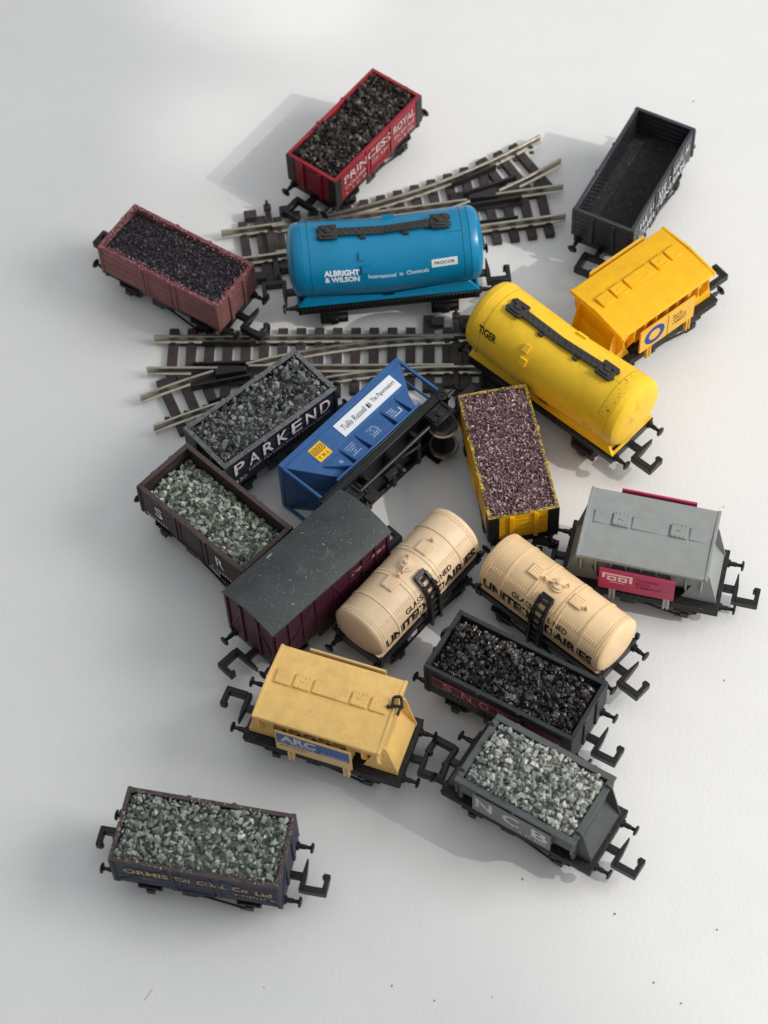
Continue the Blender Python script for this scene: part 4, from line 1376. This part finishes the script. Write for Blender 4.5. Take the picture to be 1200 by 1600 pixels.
# ------------------------------------------------------------------ turnouts
def turnout(label, loc, yaw):
    """toe at x = 0, straight road along +x, branch curving to +y"""
    o = thing('track_turnout', label, 'track', loc, yaw, 'model railway turnouts')
    Lh, g, R0, s0 = 8.52, 0.5, 17.6, 0.9
    def branch(s):
        if s <= s0:
            return 0.0, 0.0
        a = (s - s0) / R0
        return R0 * (1 - math.cos(a)), a
    zs, zt = 0.16, 0.42
    # sleepers
    k = 0
    x = 0.18
    while x < Lh - 0.1:
        y, a = branch(x)
        s = MB()
        wide = k in (1, 3)
        if y < 1.15:
            s.box((x, (y) / 2 + (-0.14 if wide else 0), zs / 2), (0.30 if wide else 0.25, 1.86 + y + (0.5 if wide else 0), zs))
            s.build('sleeper', SLEEPER, o, 0.012)
        else:
            s.box((x, 0, zs / 2), (0.25, 1.86, zs)); s.build('sleeper', SLEEPER, o, 0.012)
            s = MB()
            s.box((x - 0.10, y, zs / 2 + 0.003), (0.25, 1.80, zs), (0, 0, a)); s.build('sleeper', SLEEPER, o, 0.012)
        k += 1
        x += 0.475
    ch = MB()
    x = 0.18
    while x < Lh - 0.1:
        y, a = branch(x)
        for yy in (-g - 0.09, -g + 0.09, y + g - 0.09, y + g + 0.09):
            ch.box((x, yy, zs + 0.03), (0.13, 0.06, 0.07))
        x += 0.475
    # moulded web joining the sleepers
    for yy in (-g, g):
        ch.box((Lh / 2, yy, 0.06), (Lh - 0.4, 0.10, 0.08))
    ch.build('rail_chair', SLEEPER, o)['kind'] = 'stuff'
    def rail(path, name='rail'):
        sec = [(-0.07, zs), (0.07, zs), (0.07, zs + 0.03), (0.018, zs + 0.055), (0.018, zt - 0.08), (0.036, zt - 0.065), (0.036, zt - 0.01), (0.026, zt), (-0.026, zt), (-0.036, zt - 0.01), (-0.036, zt - 0.065), (-0.018, zt - 0.08), (-0.018, zs + 0.055), (-0.07, zs + 0.03)]
        b = MB()
        rings = []
        for i, p in enumerate(path):
            q0, q1 = path[max(0, i - 1)], path[min(len(path) - 1, i + 1)]
            t = Vector((q1[0] - q0[0], q1[1] - q0[1], 0)).normalized()
            nrm = Vector((-t.y, t.x, 0))
            rings.append([Vector((p[0], p[1], 0)) + nrm * a + Vector((0, 0, z)) for a, z in sec])
        b.loft(rings)
        b.build(name, RAIL, o)
    def road(off, a, b, n=24, curve=True, shift=0.0):
        pts = []
        for i in range(n + 1):
            s = a + (b - a) * i / n
            if curve:
                y, an = branch(s)
                xx = s if s < s0 else s0 + R0 * math.sin((s - s0) / R0)
                pts.append((xx - math.sin(an) * off, y + math.cos(an) * off + shift))
            else:
                pts.append((s, off + shift))
        return pts
    rail(road(-g, -0.28, Lh + 0.22, 4, False))                # straight stock rail
    rail(road(g, -0.42, Lh + 0.55))                           # curved stock rail
    frog = s0 + R0 * math.acos((R0 - 0.5) / (R0 + 0.5) if False else 1 - 1.0 / (R0 + 0.5))
    rail(road(g, 0.95, frog - 0.55, 6, False, -0.06), 'switch_rail')
    rail(road(-g, 0.95, frog - 0.55, 12, True, 0.06), 'switch_rail')
    rail(road(g, frog + 0.25, Lh + 0.34, 4, False))
    rail(road(-g, frog + 0.30, Lh + 0.5, 10))
    f = MB()
    f.prism([(frog - 0.5, g - 0.05, zs), (frog - 0.5, g + 0.09, zs), (frog + 0.3, g + 0.24, zs), (frog + 0.3, g - 0.06, zs)], (0, 0, 0.25))
    f.bar((frog - 0.7, g - 0.22, zs + 0.12), (frog + 0.9, g - 0.17, zs + 0.12), 0.06, 0.22)
    f.bar((frog - 0.6, g + 0.20, zs + 0.12), (frog + 0.9, g + 0.56, zs + 0.12), 0.06, 0.22)
    f.box((frog, g + 0.05, zs + 0.02), (1.9, 0.7, 0.07))
    f.build('frog', FROG, o, 0.01)
    c = MB()
    c.bar((frog - 0.7, -g + 0.17, zs + 0.12), (frog + 0.7, -g + 0.17, zs + 0.12), 0.05, 0.22)
    c.build('check_rail', FROG, o, 0.01)
    c = MB()
    pa, pb = road(g - 0.17, frog - 0.7, frog + 0.7, 2)[0], road(g - 0.17, frog - 0.7, frog + 0.7, 2)[-1]
    c.bar((*pa, zs + 0.12), (*pb, zs + 0.12), 0.05, 0.22)
    c.build('check_rail', FROG, o, 0.01)
    t = MB()
    t.box((0.90, 0, 0.17), (0.16, 2.5, 0.10))
    for q in (-1, 1):
        t.box((0.90, q * 1.22, 0.24), (0.2, 0.16, 0.14)); t.cyl((0.90, q * 1.26, 0.2), (0.90, q * 1.26, 0.5), 0.06, 0.03, 10)
        t.box((0.42, q * 1.05, 0.18), (0.34, 0.26, 0.22)); t.box((1.38, q * 1.05, 0.18), (0.34, 0.26, 0.22))
    t.box((0.90, 0, 0.2), (0.3, 0.7, 0.14))
    t.build('tie_bar', SLEEPER, o, 0.014)
    return o
turnout('turnout track behind the teal blue tank wagon and beside the bright red wagon', (-3.42, 39.28, 0), 5.4)
turnout('turnout track between the teal tank wagon and the dark navy wagon of grey stones', (3.0, 35.30, 0), 176.0)

# ------------------------------------------------------------------ crumbs and fibres
CR = mat('dark_crumb', srgb(96, 88, 82), 0.8, 0.3, 8)
cr0 = None
rb = random.Random(13)
SPOTS = [(2.62, 20.88, .05), (4.62, 19.92, .055), (6.85, 19.4, .045), (8.1, 18.9, .03), (-0.47, 18.55, .045), (0.45, 18.15, .04), (1.72, 18.15, .03), (5.3, 18.25, .05), (5.85, 17.75, .045), (9.25, 43.6, .05), (-3.3, 18.7, .03), (7.8, 25.6, .04), (1.2, 32.0, .035), (8.4, 30.4, .035)]
for (x, y, s) in SPOTS:
    if cr0 is None:
        vs, fs = HULLS[3]
        me = bpy.data.meshes.new('crumb'); me.from_pydata([tuple(v) for v in vs], [], fs)
        c = cr0 = link('crumb', me, CR)
        tag(c, 'tiny dark crumb lying loose on the white tabletop', 'crumb', 'dark crumbs scattered on the tabletop')
    else:
        c = cr0.copy(); COL.objects.link(c)
    c.location = (x, y, s * 0.3); c.scale = (s * 1.25, s * 0.85, s * 0.6); c.rotation_euler = (0, 0, rb.uniform(0, 6))
def fibre(label, pts, r):
    cu = [Vector(p) for p in pts]
    b = MB()
    rings = []
    for i, p in enumerate(cu):
        t = (cu[min(len(cu) - 1, i + 1)] - cu[max(0, i - 1)]).normalized()
        q = t.to_track_quat('Z', 'Y').to_matrix()
        rings.append([p + q @ Vector((r * math.cos(a), r * math.sin(a), 0)) for a in (0, 1.57, 3.14, 4.71)])
    b.loft(rings)
    return tag(b.build('fibre', mat('grey_fibre', srgb(140, 136, 132), 0.6, 0.1, 4)), label, 'fibre')
fibre('short grey fibre lying on the tabletop below the navy wagon', [(-5.96, 18.56, .02), (-5.85, 18.7, .02), (-5.77, 18.82, .02)], 0.004)
fibre('curved pale hair between the yellow wagon and the yellow tank', [(3.92, 31.85, 1.3), (4.05, 31.95, 0.9), (4.18, 32.1, 0.4), (4.25, 32.35, 0.05)], 0.008)
